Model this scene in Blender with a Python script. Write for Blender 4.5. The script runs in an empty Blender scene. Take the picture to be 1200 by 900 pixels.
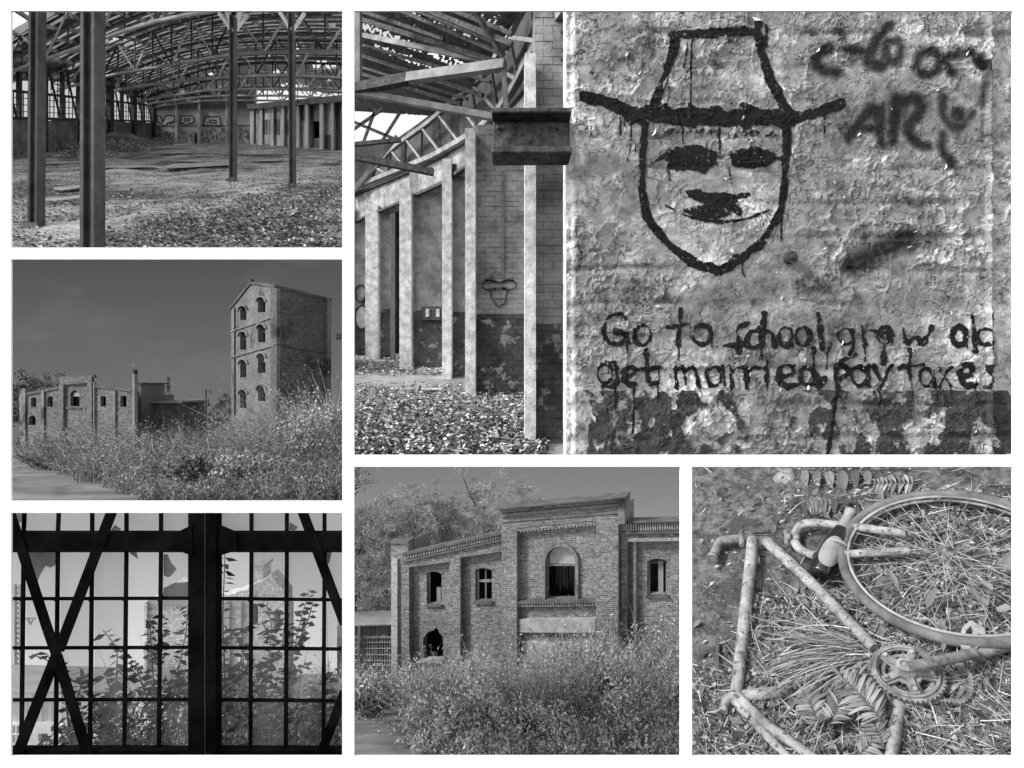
import bpy, math, random
import numpy as np
from mathutils import Vector, Matrix
from mathutils.geometry import tessellate_polygon

C = bpy.context
SC = C.scene
COL = SC.collection
rnd = random.Random(11)
rng = np.random.default_rng(11)

# ------------------------------------------------------------------ camera, sky, sun, exposure
EXPOSURE = 1.55
cam_data = bpy.data.cameras.new('camera')
cam_data.sensor_width = 36.0
cam_data.lens = 18.0
cam_data.clip_start = 0.05
cam_data.clip_end = 3000.0
cam = bpy.data.objects.new('camera', cam_data)
cam.location = (0, 0, 0)
cam.rotation_euler = (math.radians(90), 0, 0)
COL.objects.link(cam)
SC.camera = cam

SUN_DIR = Vector((0.78, 0.20, -0.59)).normalized()          # the way the light travels
world = bpy.data.worlds.new('World')
SC.world = world
world.use_nodes = True
wn = world.node_tree
bg = wn.nodes['Background']
sky = wn.nodes.new('ShaderNodeTexSky')
sky.sky_type = 'NISHITA'
sky.sun_disc = False
sky.sun_elevation = math.asin(-SUN_DIR.z)
sky.sun_rotation = math.atan2(-SUN_DIR.x, -SUN_DIR.y)
sky.altitude = 50
bw = wn.nodes.new('ShaderNodeRGBToBW')                      # the photographs are black and white
wn.links.new(sky.outputs[0], bw.inputs[0])
wn.links.new(bw.outputs[0], bg.inputs['Color'])
bg.inputs['Strength'].default_value = 0.15
sun_data = bpy.data.lights.new('sun', 'SUN')
sun_data.energy = 1.5
sun_data.angle = math.radians(10)
sun = bpy.data.objects.new('sun', sun_data)
sun.rotation_euler = (-SUN_DIR).to_track_quat('Z', 'Y').to_euler()
COL.objects.link(sun)
vs = SC.view_settings
vs.view_transform = 'Standard'
vs.look = 'None'
vs.exposure = EXPOSURE
vs.gamma = 1.0
SC.cycles.max_bounces = 6
SC.cycles.diffuse_bounces = 4
SC.cycles.transparent_max_bounces = 24

# ------------------------------------------------------------------ materials (all grey)
def lin(s):
    s /= 255.0
    return s / 12.92 if s <= 0.04045 else ((s + 0.055) / 1.055) ** 2.4

def _nodes(name):
    m = bpy.data.materials.new(name)
    m.use_nodes = True
    t = m.node_tree
    return m, t, t.nodes['Principled BSDF']

def g4(v):
    return (v, v, v, 1.0)

def noise(t, scale, detail=6.0, rough=0.6, coord='Object', stretch=None, dist=0.0):
    tc = t.nodes.new('ShaderNodeTexCoord')
    n = t.nodes.new('ShaderNodeTexNoise')
    n.inputs['Scale'].default_value = scale
    n.inputs['Detail'].default_value = detail
    n.inputs['Roughness'].default_value = rough
    n.inputs['Distortion'].default_value = dist
    if coord == 'World':                                    # pieces that share one mesh still differ from each other
        src = t.nodes.new('ShaderNodeNewGeometry').outputs['Position']
    else:
        src = tc.outputs[coord]
    if stretch:
        mp = t.nodes.new('ShaderNodeMapping')
        mp.inputs['Scale'].default_value = stretch
        t.links.new(src, mp.inputs['Vector'])
        src = mp.outputs[0]
    t.links.new(src, n.inputs['Vector'])
    return n.outputs['Fac']

def ramp(t, fac, stops):
    r = t.nodes.new('ShaderNodeValToRGB')
    e = r.color_ramp.elements
    while len(e) < len(stops):
        e.new(0.5)
    for i, (p, v) in enumerate(stops):
        e[i].position = p
        e[i].color = g4(v)
    t.links.new(fac, r.inputs[0])
    return r.outputs[0]

def mathn(t, op, a, b=None, clamp=False):
    n = t.nodes.new('ShaderNodeMath')
    n.operation = op
    n.use_clamp = clamp
    for i, x in enumerate((a, b)):
        if x is None:
            continue
        if isinstance(x, (int, float)):
            n.inputs[i].default_value = x
        else:
            t.links.new(x, n.inputs[i])
    return n.outputs[0]

def mixc(t, fac, a, b, mode='MIX'):
    n = t.nodes.new('ShaderNodeMix')
    n.data_type = 'RGBA'
    n.blend_type = mode
    for i, x in ((0, fac), (6, a), (7, b)):
        if isinstance(x, (int, float)):
            n.inputs[i].default_value = x if i == 0 else g4(x)
        else:
            t.links.new(x, n.inputs[i])
    return n.outputs[2]

def bump(t, p, h, strength, dist):
    b = t.nodes.new('ShaderNodeBump')
    b.inputs['Strength'].default_value = strength
    b.inputs['Distance'].default_value = dist
    t.links.new(h, b.inputs['Height'])
    t.links.new(b.outputs[0], p.inputs['Normal'])

def M(name, lo, hi, scale, bstr=0.5, bdist=0.02, rough=0.9, detail=7.0, metal=0.0, spots=None, stretch=None, spec=0.25, coord='Object'):
    """Grey noise between lo and hi, with relief from a second noise; spots = (scale, threshold, value) for stains."""
    m, t, p = _nodes(name)
    f = noise(t, scale, detail, 0.68, coord, stretch=stretch)
    c = ramp(t, f, [(0.37, lo), (0.63, hi)])
    if spots:
        s = noise(t, spots[0], 5.0, 0.6, coord)
        k = ramp(t, s, [(spots[1] - 0.03, 0.0), (spots[1] + 0.03, 1.0)])
        c = mixc(t, k, c, spots[2])
    t.links.new(c, p.inputs['Base Color'])
    p.inputs['Roughness'].default_value = rough
    p.inputs['Metallic'].default_value = metal
    p.inputs['Specular IOR Level'].default_value = spec
    if bstr:
        bump(t, p, noise(t, scale * 2.3, 8.0, 0.7, coord, stretch=stretch), bstr, bdist)
    return m

def M_tone(name, lo, hi, rough=0.85, spec=0.2):
    """Each leaf or blade has a tone of its own (point attribute)."""
    m, t, p = _nodes(name)
    a = t.nodes.new('ShaderNodeAttribute')
    a.attribute_name = 'tone'
    t.links.new(ramp(t, a.outputs['Fac'], [(0.0, lo), (1.0, hi)]), p.inputs['Base Color'])
    p.inputs['Roughness'].default_value = rough
    p.inputs['Specular IOR Level'].default_value = spec
    return m

def M_brick(name, b0, b1, mortar, bw_, bh, spots=None, bdist=0.02, gain=1.0, msize=0.018):
    m, t, p = _nodes(name)
    uv = t.nodes.new('ShaderNodeUVMap')
    uv.uv_map = 'UVMap'
    br = t.nodes.new('ShaderNodeTexBrick')
    br.inputs['Color1'].default_value = g4(b0)
    br.inputs['Color2'].default_value = g4(b1)
    br.inputs['Mortar'].default_value = g4(mortar)
    br.inputs['Scale'].default_value = 1.0
    br.inputs['Brick Width'].default_value = bw_
    br.inputs['Row Height'].default_value = bh
    br.inputs['Mortar Size'].default_value = bh * 0.11
    br.inputs['Bias'].default_value = -0.1
    t.links.new(uv.outputs[0], br.inputs['Vector'])
    f = noise(t, 2.2 / bw_, 9.0, 0.75)
    v = ramp(t, f, [(0.30, 0.25), (0.70, 1.75)])
    c = mixc(t, 1.0, br.outputs['Color'], v, 'MULTIPLY')
    big = ramp(t, noise(t, 0.10 / bw_, 6.0, 0.65), [(0.34, 0.78), (0.66, 1.22)])
    c = mixc(t, 1.0, c, big, 'MULTIPLY')
    if spots:
        s = noise(t, spots[0], 5.0, 0.6)
        c = mixc(t, ramp(t, s, [(spots[1] - 0.04, 0.0), (spots[1] + 0.04, 1.0)]), c, spots[2])
    t.links.new(c, p.inputs['Base Color'])
    p.inputs['Roughness'].default_value = 0.92
    p.inputs['Specular IOR Level'].default_value = 0.2
    h = mathn(t, 'SUBTRACT', mathn(t, 'MULTIPLY', f, 0.8), br.outputs['Fac'])
    bump(t, p, h, 0.8, bdist)
    return m

def M_sky(name, low, high, z0, z1, wisps=0.0, scale=0.1):
    """A sky backdrop that gives off light: grey level low near the horizon, high overhead."""
    m = bpy.data.materials.new(name)
    m.use_nodes = True
    t = m.node_tree
    t.nodes.remove(t.nodes['Principled BSDF'])
    e = t.nodes.new('ShaderNodeEmission')
    k = 1.0 / 2 ** EXPOSURE
    geo = t.nodes.new('ShaderNodeNewGeometry')
    sp = t.nodes.new('ShaderNodeSeparateXYZ')
    t.links.new(geo.outputs['Position'], sp.inputs[0])
    mr = t.nodes.new('ShaderNodeMapRange')
    mr.inputs[1].default_value = z0
    mr.inputs[2].default_value = z1
    t.links.new(sp.outputs['Z'], mr.inputs[0])
    c = ramp(t, mr.outputs[0], [(0.0, lin(low) * k), (1.0, lin(high) * k)])
    if wisps:
        n = noise(t, scale, 5.0, 0.55, stretch=(0.6, 1, 2.2), dist=0.6)
        c = mixc(t, ramp(t, n, [(0.5, 0.0), (0.75, wisps)]), c, lin(low) * k)
    t.links.new(c, e.inputs['Color'])
    t.links.new(e.outputs[0], t.nodes['Material Output'].inputs['Surface'])
    return m

def M_glass(name, milk, tint=0.9, gray=0.5):
    m = bpy.data.materials.new(name)
    m.use_nodes = True
    t = m.node_tree
    p = t.nodes['Principled BSDF']
    p.inputs['Base Color'].default_value = g4(gray)
    p.inputs['Roughness'].default_value = 0.35
    tr = t.nodes.new('ShaderNodeBsdfTransparent')
    tr.inputs['Color'].default_value = g4(tint)
    mx = t.nodes.new('ShaderNodeMixShader')
    f = ramp(t, noise(t, 6.0, 6.0, 0.65), [(0.3, milk * 0.6), (0.75, min(1.0, milk * 1.6))])
    t.links.new(f, mx.inputs[0])
    t.links.new(tr.outputs[0], mx.inputs[1])
    t.links.new(p.outputs[0], mx.inputs[2])
    t.links.new(mx.outputs[0], t.nodes['Material Output'].inputs['Surface'])
    return m

# ------------------------------------------------------------------ objects
WLOC = {}
def props(o, label=None, cat=None, group=None, kind=None):
    if label: o['label'] = label
    if cat: o['category'] = cat
    if group: o['group'] = group
    if kind: o['kind'] = kind
    return o

def thing(name, label, cat, loc, group=None):
    o = bpy.data.objects.new(name, None)
    o.empty_display_size = 0.1
    COL.objects.link(o)
    o.location = loc
    WLOC[o.name] = Vector(loc)
    return props(o, label, cat, group)

def link_mesh(name, me, mat, parent, loc):
    o = bpy.data.objects.new(name, me)
    COL.objects.link(o)
    if mat is not None and not me.materials:
        me.materials.append(mat)
    w = Vector(loc)
    WLOC[o.name] = w
    if parent is not None:
        o.parent = parent
        o.location = w - WLOC[parent.name]
    else:
        o.location = w
    return o

def np_mesh(name, V, F, mat, parent=None, tone=None, smooth=False, loc=None, extra=None):
    """V (n,3) world coordinates, F (m,k) faces all of k corners."""
    V = np.asarray(V, dtype=np.float64)
    F = np.asarray(F, dtype=np.int32)
    if loc is None:
        loc = WLOC[parent.name] if parent is not None else Vector((float(V[:, 0].mean()), float(V[:, 1].mean()), float(V[:, 2].min())))
    me = bpy.data.meshes.new(name)
    L = V - np.array(loc)[None, :]
    me.vertices.add(len(L))
    me.vertices.foreach_set('co', L.astype(np.float32).ravel())
    k = F.shape[1]
    me.loops.add(F.size)
    me.loops.foreach_set('vertex_index', F.ravel())
    me.polygons.add(len(F))
    me.polygons.foreach_set('loop_start', np.arange(0, F.size, k, dtype=np.int32))
    me.polygons.foreach_set('loop_total', np.full(len(F), k, dtype=np.int32))
    if smooth:
        me.polygons.foreach_set('use_smooth', np.ones(len(F), dtype=bool))
    if tone is not None:
        a = me.attributes.new('tone', 'FLOAT', 'POINT')
        a.data.foreach_set('value', np.asarray(tone, dtype=np.float32))
    if extra is not None:
        for nm, arr in extra.items():
            a = me.attributes.new(nm, 'FLOAT', 'POINT')
            a.data.foreach_set('value', np.asarray(arr, dtype=np.float32).ravel())
    me.update()
    me.validate()
    return link_mesh(name, me, mat, parent, loc)

class MB:
    def __init__(self):
        self.v = []
        self.f = []
        self.uv = None
    def add(self, pts, faces):
        b = len(self.v)
        self.v += [tuple(p) for p in pts]
        self.f += [tuple(b + i for i in q) for q in faces]
        return self
    def hexa(self, p):
        """p: 4 corners of one end then the matching 4 of the other."""
        return self.add(p, [(3, 2, 1, 0), (4, 5, 6, 7), (0, 1, 5, 4), (1, 2, 6, 5), (2, 3, 7, 6), (3, 0, 4, 7)])
    def box(self, a, b):
        x0, y0, z0 = a
        x1, y1, z1 = b
        return self.hexa([(x0, y0, z0), (x1, y0, z0), (x1, y1, z0), (x0, y1, z0), (x0, y0, z1), (x1, y0, z1), (x1, y1, z1), (x0, y1, z1)])
    def beam(self, a, b, w, h=None, up=(0, 0, 1)):
        a = Vector(a); b = Vector(b)
        h = w if h is None else h
        d = (b - a)
        if d.length < 1e-9:
            return self
        d.normalize()
        u = Vector(up)
        if abs(d.dot(u)) > 0.98:
            u = Vector((0, 1, 0))
        s = d.cross(u).normalized()
        u = s.cross(d).normalized()
        c = [s * (w / 2) * i + u * (h / 2) * j for i, j in ((-1, -1), (1, -1), (1, 1), (-1, 1))]
        return self.hexa([a + k for k in c] + [b + k for k in c])
    def tube(self, pts, r, n=8, cap=True, flat=None):
        pts = [Vector(p) for p in pts]
        R = r if isinstance(r, (list, tuple)) else [r] * len(pts)
        b0 = len(self.v)
        prev = None
        for i, p in enumerate(pts):
            d = (pts[min(i + 1, len(pts) - 1)] - pts[max(i - 1, 0)]).normalized()
            if prev is None:
                u = Vector((0, 0, 1)) if abs(d.z) < 0.9 else Vector((1, 0, 0))
            else:
                u = prev
            s = d.cross(u).normalized()
            u = s.cross(d).normalized()
            prev = u
            for k in range(n):
                a = 2 * math.pi * k / n
                self.v.append(tuple(p + (s * math.cos(a) + u * math.sin(a)) * R[i]))
        for i in range(len(pts) - 1):
            for k in range(n):
                k2 = (k + 1) % n
                self.f.append((b0 + i * n + k, b0 + i * n + k2, b0 + (i + 1) * n + k2, b0 + (i + 1) * n + k))
        if cap:
            self.f.append(tuple(b0 + k for k in reversed(range(n))))
            e = b0 + (len(pts) - 1) * n
            self.f.append(tuple(e + k for k in range(n)))
        return self
    def prism(self, poly, off):
        """poly: list of 3-D points of a planar outline; off: vector of thickness."""
        n = len(poly)
        off = Vector(off)
        P = [Vector(p) for p in poly]
        return self.add(P + [p + off for p in P], [tuple(range(n)), tuple(range(2 * n - 1, n - 1, -1))] + [(i, i + n, (i + 1) % n + n, (i + 1) % n) for i in range(n)])
    def lathe(self, org, axis, prof, n=16):
        axis = Vector(axis).normalized()
        u = axis.orthogonal().normalized()
        s = axis.cross(u)
        b0 = len(self.v)
        for t, r in prof:
            for k in range(n):
                a = 2 * math.pi * k / n
                self.v.append(tuple(Vector(org) + axis * t + (u * math.cos(a) + s * math.sin(a)) * r))
        for i in range(len(prof) - 1):
            for k in range(n):
                k2 = (k + 1) % n
                self.f.append((b0 + i * n + k, b0 + i * n + k2, b0 + (i + 1) * n + k2, b0 + (i + 1) * n + k))
        self.f.append(tuple(b0 + k for k in reversed(range(n))))
        e = b0 + (len(prof) - 1) * n
        self.f.append(tuple(e + k for k in range(n)))
        return self
    def build(self, name, mat, parent=None, smooth=False, bevel=0.0, loc=None):
        if loc is None:
            if parent is not None:
                loc = WLOC[parent.name]
            else:
                xs = [p[0] for p in self.v]; ys = [p[1] for p in self.v]; zs = [p[2] for p in self.v]
                loc = ((min(xs) + max(xs)) / 2, (min(ys) + max(ys)) / 2, min(zs))
        loc = Vector(loc)
        me = bpy.data.meshes.new(name)
        me.from_pydata([tuple(Vector(p) - loc) for p in self.v], [], self.f)
        if smooth:
            for q in me.polygons:
                q.use_smooth = len(q.vertices) <= 4
        me.update()
        o = link_mesh(name, me, mat, parent, loc)
        if bevel:
            b = o.modifiers.new('bevel', 'BEVEL')
            b.width = bevel
            b.segments = 1
        return o

def plate(name, outer, holes, fn, t, mat, parent=None, uvfn=None, loc=None):
    """A slab with openings: outline and holes in (u, v); fn(u, v, off) gives the point, off negative goes behind the face."""
    loops = [list(outer)] + [list(h) for h in holes]
    flat = [p for l in loops for p in l]
    tris = tessellate_polygon([[Vector((p[0], p[1], 0)) for p in l] for l in loops])
    n = len(flat)
    V = [fn(p[0], p[1], 0.0) for p in flat] + [fn(p[0], p[1], -t) for p in flat]
    F = []
    UVF = []
    for a, b, c in tris:
        F.append((a, b, c)); F.append((c + n, b + n, a + n))
    s = 0
    for l in loops:
        k = len(l)
        for i in range(k):
            j = (i + 1) % k
            F.append((s + i, s + j, s + j + n, s + i + n))
        s += k
    if loc is None:
        loc = WLOC[parent.name] if parent is not None else (sum(p.x for p in V) / len(V), sum(p.y for p in V) / len(V), min(p.z for p in V))
    loc = Vector(loc)
    me = bpy.data.meshes.new(name)
    me.from_pydata([tuple(p - loc) for p in V], [], F)
    if uvfn:
        uvl = me.uv_layers.new(name='UVMap')
        uvs = [uvfn(*p) for p in flat]
        for q in me.polygons:
            for li in q.loop_indices:
                vi = me.loops[li].vertex_index
                u = uvs[vi % n]
                uvl.data[li].uv = (u[0] + (t if vi >= n else 0.0), u[1])
    me.update()
    return link_mesh(name, me, mat, parent, loc)

def arch(x0, x1, y0, y1, rise, n=8):
    """Opening outline in picture-like (right, down) units: y0 top of the arch, y1 sill."""
    cx = (x0 + x1) / 2
    rx = (x1 - x0) / 2
    return [(x1, y1), (x0, y1)] + [(cx - rx * math.cos(math.pi * i / n), y0 + rise - rise * math.sin(math.pi * i / n)) for i in range(n + 1)]

def at(px, py, z):
    return Vector(((px - 600) / 600 * z, z, (450 - py) / 600 * z))

class Stage:
    """Ground of one scene: eye height H above it, rising (or falling) with distance as its eye level hy says."""
    def __init__(s, hy, H):
        s.hy = hy; s.H = H; s.rise = (450 - hy) / 600.0
    def floor(s, y):
        return -s.H + s.rise * y
    def g(s, px, py, h=0.0):
        z = 600 * (s.H - h) / (py - s.hy)
        return at(px, py, z)
    def p(s, x, y, h=0.0):
        return Vector((x, y, s.floor(y) + h))
    def base(s, px, z):
        return s.p((px - 600) / 600 * z, z)

def vnoise(nx, ny, cells, seed, octaves=5, gain=0.55, ratio=1.0):
    """Smooth value noise on an nx by ny grid, 0..1."""
    r = np.random.default_rng(seed)
    out = np.zeros((ny, nx)); amp = 1.0; tot = 0.0
    for o in range(octaves):
        cx = max(2, int(cells * 2 ** o)); cy = max(2, int(cells * ratio * 2 ** o))
        g = r.random((cy + 2, cx + 2))
        xs = np.linspace(0, cx, nx); ys = np.linspace(0, cy, ny)
        xi = np.minimum(xs.astype(int), cx); yi = np.minimum(ys.astype(int), cy)
        fx = xs - xi; fy = ys - yi
        fx = fx * fx * (3 - 2 * fx); fy = fy * fy * (3 - 2 * fy)
        a = g[yi][:, xi]; b = g[yi][:, xi + 1]; c = g[yi + 1][:, xi]; d = g[yi + 1][:, xi + 1]
        out += amp * ((a * (1 - fx) + b * fx) * (1 - fy)[:, None] + (c * (1 - fx) + d * fx) * fy[:, None])
        tot += amp; amp *= gain
    return out / tot

def unit(a):
    return a / np.maximum(1e-9, np.linalg.norm(a, axis=1))[:, None]

def leaves(name, P, D, S, mat, parent=None, w=0.45, fold=0.25, tone=None, up=None, loc=None):
    """Pointed leaves: base at P, along D, length S, two folded halves each."""
    n = len(P)
    D = unit(D)
    R = rng.normal(size=(n, 3)) if up is None else up + rng.normal(size=(n, 3)) * 0.35
    side = unit(np.cross(D, R))
    nor = np.cross(side, D)
    S = np.asarray(S)[:, None] * np.ones((n, 1))
    mid = P + D * S * 0.45 - nor * S * fold * w
    V = np.empty((n, 4, 3))
    V[:, 0] = P
    V[:, 1] = mid + side * S * w * 0.5 + nor * S * fold * w * 1.4
    V[:, 2] = P + D * S - nor * S * 0.12
    V[:, 3] = mid - side * S * w * 0.5 + nor * S * fold * w * 1.4
    b = np.arange(n)[:, None] * 4
    F = np.concatenate([b + np.array([[0, 1, 2]]), b + np.array([[0, 2, 3]])])
    if tone is None:
        tone = rng.random(n)
    return np_mesh(name, V.reshape(-1, 3), F, mat, parent, tone=np.repeat(tone, 4), loc=loc)

def blades(name, P, D, L, W, bend, mat, parent=None, tone=None, loc=None, seg=3):
    """Grass blades or thin stems: strips that start along D and droop by bend (a vector per blade)."""
    n = len(P)
    D = unit(D)
    side = unit(np.cross(D, rng.normal(size=(n, 3))))
    L = (np.asarray(L) * np.ones(n))[:, None]
    W = (np.asarray(W) * np.ones(n))[:, None]
    V = np.empty((n, 2 * seg + 1, 3))
    for i in range(seg):
        t = i / seg
        c = P + D * L * t + bend * L * t * t
        V[:, 2 * i] = c + side * W * (1 - t * 0.6) * 0.5
        V[:, 2 * i + 1] = c - side * W * (1 - t * 0.6) * 0.5
    V[:, 2 * seg] = P + D * L + bend * L
    k = 2 * seg + 1
    tri = []
    for i in range(seg - 1):
        a = 2 * i
        tri += [(a, a + 1, a + 3), (a, a + 3, a + 2)]
    tri.append((2 * seg - 2, 2 * seg - 1, 2 * seg))
    b = np.arange(n)[:, None] * k
    F = np.concatenate([b + np.array([q]) for q in tri])
    if tone is None:
        tone = rng.random(n)
    return np_mesh(name, V.reshape(-1, 3), F, mat, parent, tone=np.repeat(tone, k), loc=loc)

def ground_grid(name, st, xs, ys, mat, amp=0.0, cells=12, seed=3, kind='structure', parent=None, edge=None):
    """A sheet of ground on stage st over x(y) limits; xs(y) gives left and right."""
    ny, nx = ys[2], xs[2]
    Y = np.linspace(ys[0], ys[1], ny)
    U = np.linspace(0, 1, nx)
    N = vnoise(nx, ny, cells, seed, 4) - 0.5
    lo, hi = xs[0](Y), xs[1](Y)
    X = lo[:, None] * (1 - U) + hi[:, None] * U
    YY = np.repeat(Y[:, None], nx, 1)
    Z = -st.H + st.rise * YY + N * amp
    V = np.stack([X, YY, Z], -1).reshape(-1, 3)
    i = np.arange((ny - 1) * (nx - 1))
    a = (i // (nx - 1)) * nx + i % (nx - 1)
    F = np.stack([a, a + 1, a + nx + 1, a + nx], -1)
    o = np_mesh(name, V, F, mat, parent, smooth=True)
    return props(o, kind=kind)

# ------------------------------------------------------------------ the white board with its six openings
OPEN = [(13, 401, 13, 290), (415, 1187, 13, 533), (13, 401, 304, 587), (13, 401, 601, 886), (415, 797, 547, 886), (811, 1187, 547, 886)]
m_white = M('board_white', 0.88, 0.92, 3.0, bstr=0.0, rough=0.9)
BZ = 2.0
brd = plate('display_board', [(-90, -40), (1290, -40), (1290, 980), (-90, 980)],
            [[(a, c), (b, c), (b, d), (a, d)] for a, b, c, d in OPEN],
            lambda u, v, o: Vector(((u - 600) / 600 * BZ, BZ - o, (450 - v) / 600 * BZ)), 0.006, m_white)
props(brd, 'large white display board with six rectangular openings in front of the scenes', 'board')

# ================================================================== scene: the big factory hall (upper left)
S1 = Stage(148, 11.0)
m_floor1 = M('hall_dirt', 0.18, 0.66, 0.13, 1.0, 1.6, spots=(0.03, 0.56, 0.12), detail=9)
m_steel = M('hall_steel', 0.03, 0.085, 0.35, 0.5, 0.12, rough=0.7)
m_truss = M('truss_steel', 0.48, 0.70, 0.3, 0.4, 0.1)
m_deck = M('roof_planks', 0.09, 0.22, 0.11, 0.6, 0.4, stretch=(1, 0.15, 1))
m_purlin = M('purlin_wood', 0.22, 0.42, 0.2, 0.5, 0.2)
m_pl1 = M('hall_plaster', 0.62, 0.84, 0.12, 0.6, 0.3, spots=(0.07, 0.64, 0.22))
m_dado1 = M('hall_dark_brick', 0.10, 0.28, 0.14, 0.7, 0.4)
m_black = M('black_paint_and_shade', 0.012, 0.03, 3.0, 0.3, 0.01)  # paint, and black sheets standing in for unlit openings
m_pane1 = M_glass('dusty_glass', 0.06, 0.72, 0.6)

g1 = ground_grid('hall_ground', S1, (lambda y: -1.25 * y - 60, lambda y: -0.2 * y + 8, 150), (34, 345, 150), m_floor1, amp=1.5, cells=30)

def lw1(px):                                                # depth of the left window wall behind a picture column
    k = (px - 13) / (178 - 13.0)
    base = 182 - 14 * k
    return 600 * S1.H / (base - S1.hy)

hall = thing('factory_hall', 'long derelict hall with roof trusses, glazed side wall and white graffiti end wall', 'hall', S1.p(-190, 230))

def lwp(s, h, o=0.0):                                       # s along the wall from near to far, h up, o into the hall
    a = Vector((-150.0, 66.0)); b = Vector((-232.0, 330.0))
    q = a.lerp(b, s)
    d = (b - a).normalized()
    q = q + Vector((d.y, -d.x)) * o
    return S1.p(q.x, q.y, h)

NB = 9
WTOP = 36.0
mb = MB()
for i in range(NB * 3):
    s0, s1 = i / (NB * 3), (i + 1) / (NB * 3)
    hh = 14 + rnd.uniform(-0.6, 0.4)
    mb.hexa([lwp(s0, -1), lwp(s1, -1), lwp(s1, -1, -1.5), lwp(s0, -1, -1.5), lwp(s0, hh), lwp(s1, hh), lwp(s1, hh, -1.5), lwp(s0, hh, -1.5)])
mb.build('brick_parapet', m_dado1, hall)
for i in range(NB + 1):
    s = i / NB
    MB().beam(lwp(s, -0.5, 0.6), lwp(s, 47, 0.6), 2.4, 2.4, up=(0, 1, 0)).build('wall_post', m_steel, hall)
for i in range(NB):
    s0, s1 = i / NB, (i + 1) / NB
    fr = MB()
    for h in (14.2, 24.5, WTOP):
        fr.beam(lwp(s0, h, 0.2), lwp(s1, h, 0.2), 1.0, 1.0)
    sm = (s0 + s1) / 2
    fr.beam(lwp(sm, 14, 0.3), lwp(sm, 41, 0.3), 1.3, 1.3, up=(0, 1, 0))
    win = fr.build('window_frame', m_steel, hall)
    gb = MB()
    for k in range(1, 10):
        q = s0 + (s1 - s0) * k / 10
        gb.beam(lwp(q, 14, 0.1), lwp(q, 24.5 if (k + i) % 3 else WTOP, 0.1), 0.28, 0.28, up=(0, 1, 0))
    for h in (16.8, 19.4, 22.0):
        gb.beam(lwp(s0, h, 0.1), lwp(s1, h, 0.1), 0.28, 0.28)
    gb.build('glazing_bars', m_steel, win)
    br = MB()
    br.beam(lwp(s0 + 0.01, 39, 0.5), lwp(sm - 0.006, 14, 0.5), 0.7, 0.5)
    br.beam(lwp(sm + 0.006, 39, 0.5), lwp(s1 - 0.01, 14, 0.5), 0.7, 0.5)
    br.build('diagonal_brace', m_steel, win)
    for a, b in ((s0, sm), (sm, s1)):
        for h0, h1 in ((14.2, 24.5), (24.5, WTOP)):
            MB().hexa([lwp(a, h0, 0), lwp(b, h0, 0), lwp(b, h0, -0.15), lwp(a, h0, -0.15), lwp(a, h1, 0), lwp(b, h1, 0), lwp(b, h1, -0.15), lwp(a, h1, -0.15)]).build('pane', m_pane1, win)
    # boarding over the windows, many left out to let daylight into the hall
    for k in range(6):
        a = s0 + (s1 - s0) * k / 6
        b = s0 + (s1 - s0) * (k + 1) / 6
        if (i * 7 + k * 3) % 11 < 5:
            continue
        top = 47
        lo = WTOP + 0.5 + (k % 2) * 0.6
        if i in (4, 5) and k == 3:
            lo = 42
        MB().hexa([lwp(a, lo, -.2), lwp(b, lo, -.2), lwp(b, lo, -.6), lwp(a, lo, -.6), lwp(a, top, -.2), lwp(b, top, -.2), lwp(b, top, -.6), lwp(a, top, -.6)]).build('eave_board', m_deck, hall)

# end wall
BWZ = 331.0
def ew(px, py, o=0.0):
    return at(px, py, BWZ) + Vector((0, -o, 0))
plate('end_wall', [(172, 175), (172, 104), (300, 104), (300, 175)], [[(226, 168.4), (226, 155), (231, 155), (231, 168.4)], [(291.5, 168.4), (291.5, 157), (295, 157), (295, 168.4)]],
      lambda u, v, o: ew(u, v, o), 2.0, m_pl1, hall)
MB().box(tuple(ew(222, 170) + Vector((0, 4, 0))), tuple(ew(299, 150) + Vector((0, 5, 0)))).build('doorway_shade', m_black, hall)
for a, b in ((207, 209), (233.5, 236), (266, 268), (176.5, 179)):
    MB().hexa([ew(a, 170, 0), ew(b, 170, 0), ew(b, 170, 1.6), ew(a, 170, 1.6), ew(a, 104, 0), ew(b, 104, 0), ew(b, 104, 1.6), ew(a, 104, 1.6)]).build('end_wall_pilaster', m_pl1, hall)
m_soot = M('sooty_plaster', 0.16, 0.34, 0.2, 0.6, 0.3)
MB().hexa([ew(173, 129, 0.1), ew(299, 126, 0.1), ew(299, 126, 1), ew(173, 129, 1), ew(173, 103, 0.1), ew(299, 103, 0.1), ew(299, 103, 1), ew(173, 103, 1)]).build('end_gable', m_soot, hall)
MB().hexa([ew(180, 148.5, 0.05), ew(299, 147.5, 0.05), ew(299, 147.5, .35), ew(180, 148.5, .35), ew(180, 147.2, 0.05), ew(299, 146.4, 0.05), ew(299, 146.4, .35), ew(180, 147.2, .35)]).build('end_wall_band', m_soot, hall)

def ribbon(pts, w, fn, mb_, h=0.25):
    for a, b in zip(pts, pts[1:]):
        A, B = fn(*a), fn(*b)
        mb_.beam(A, B, h, w, up=(0, 0, 1) if abs((B - A).z) < abs((B - A).x) else (1, 0, 0))

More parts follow.
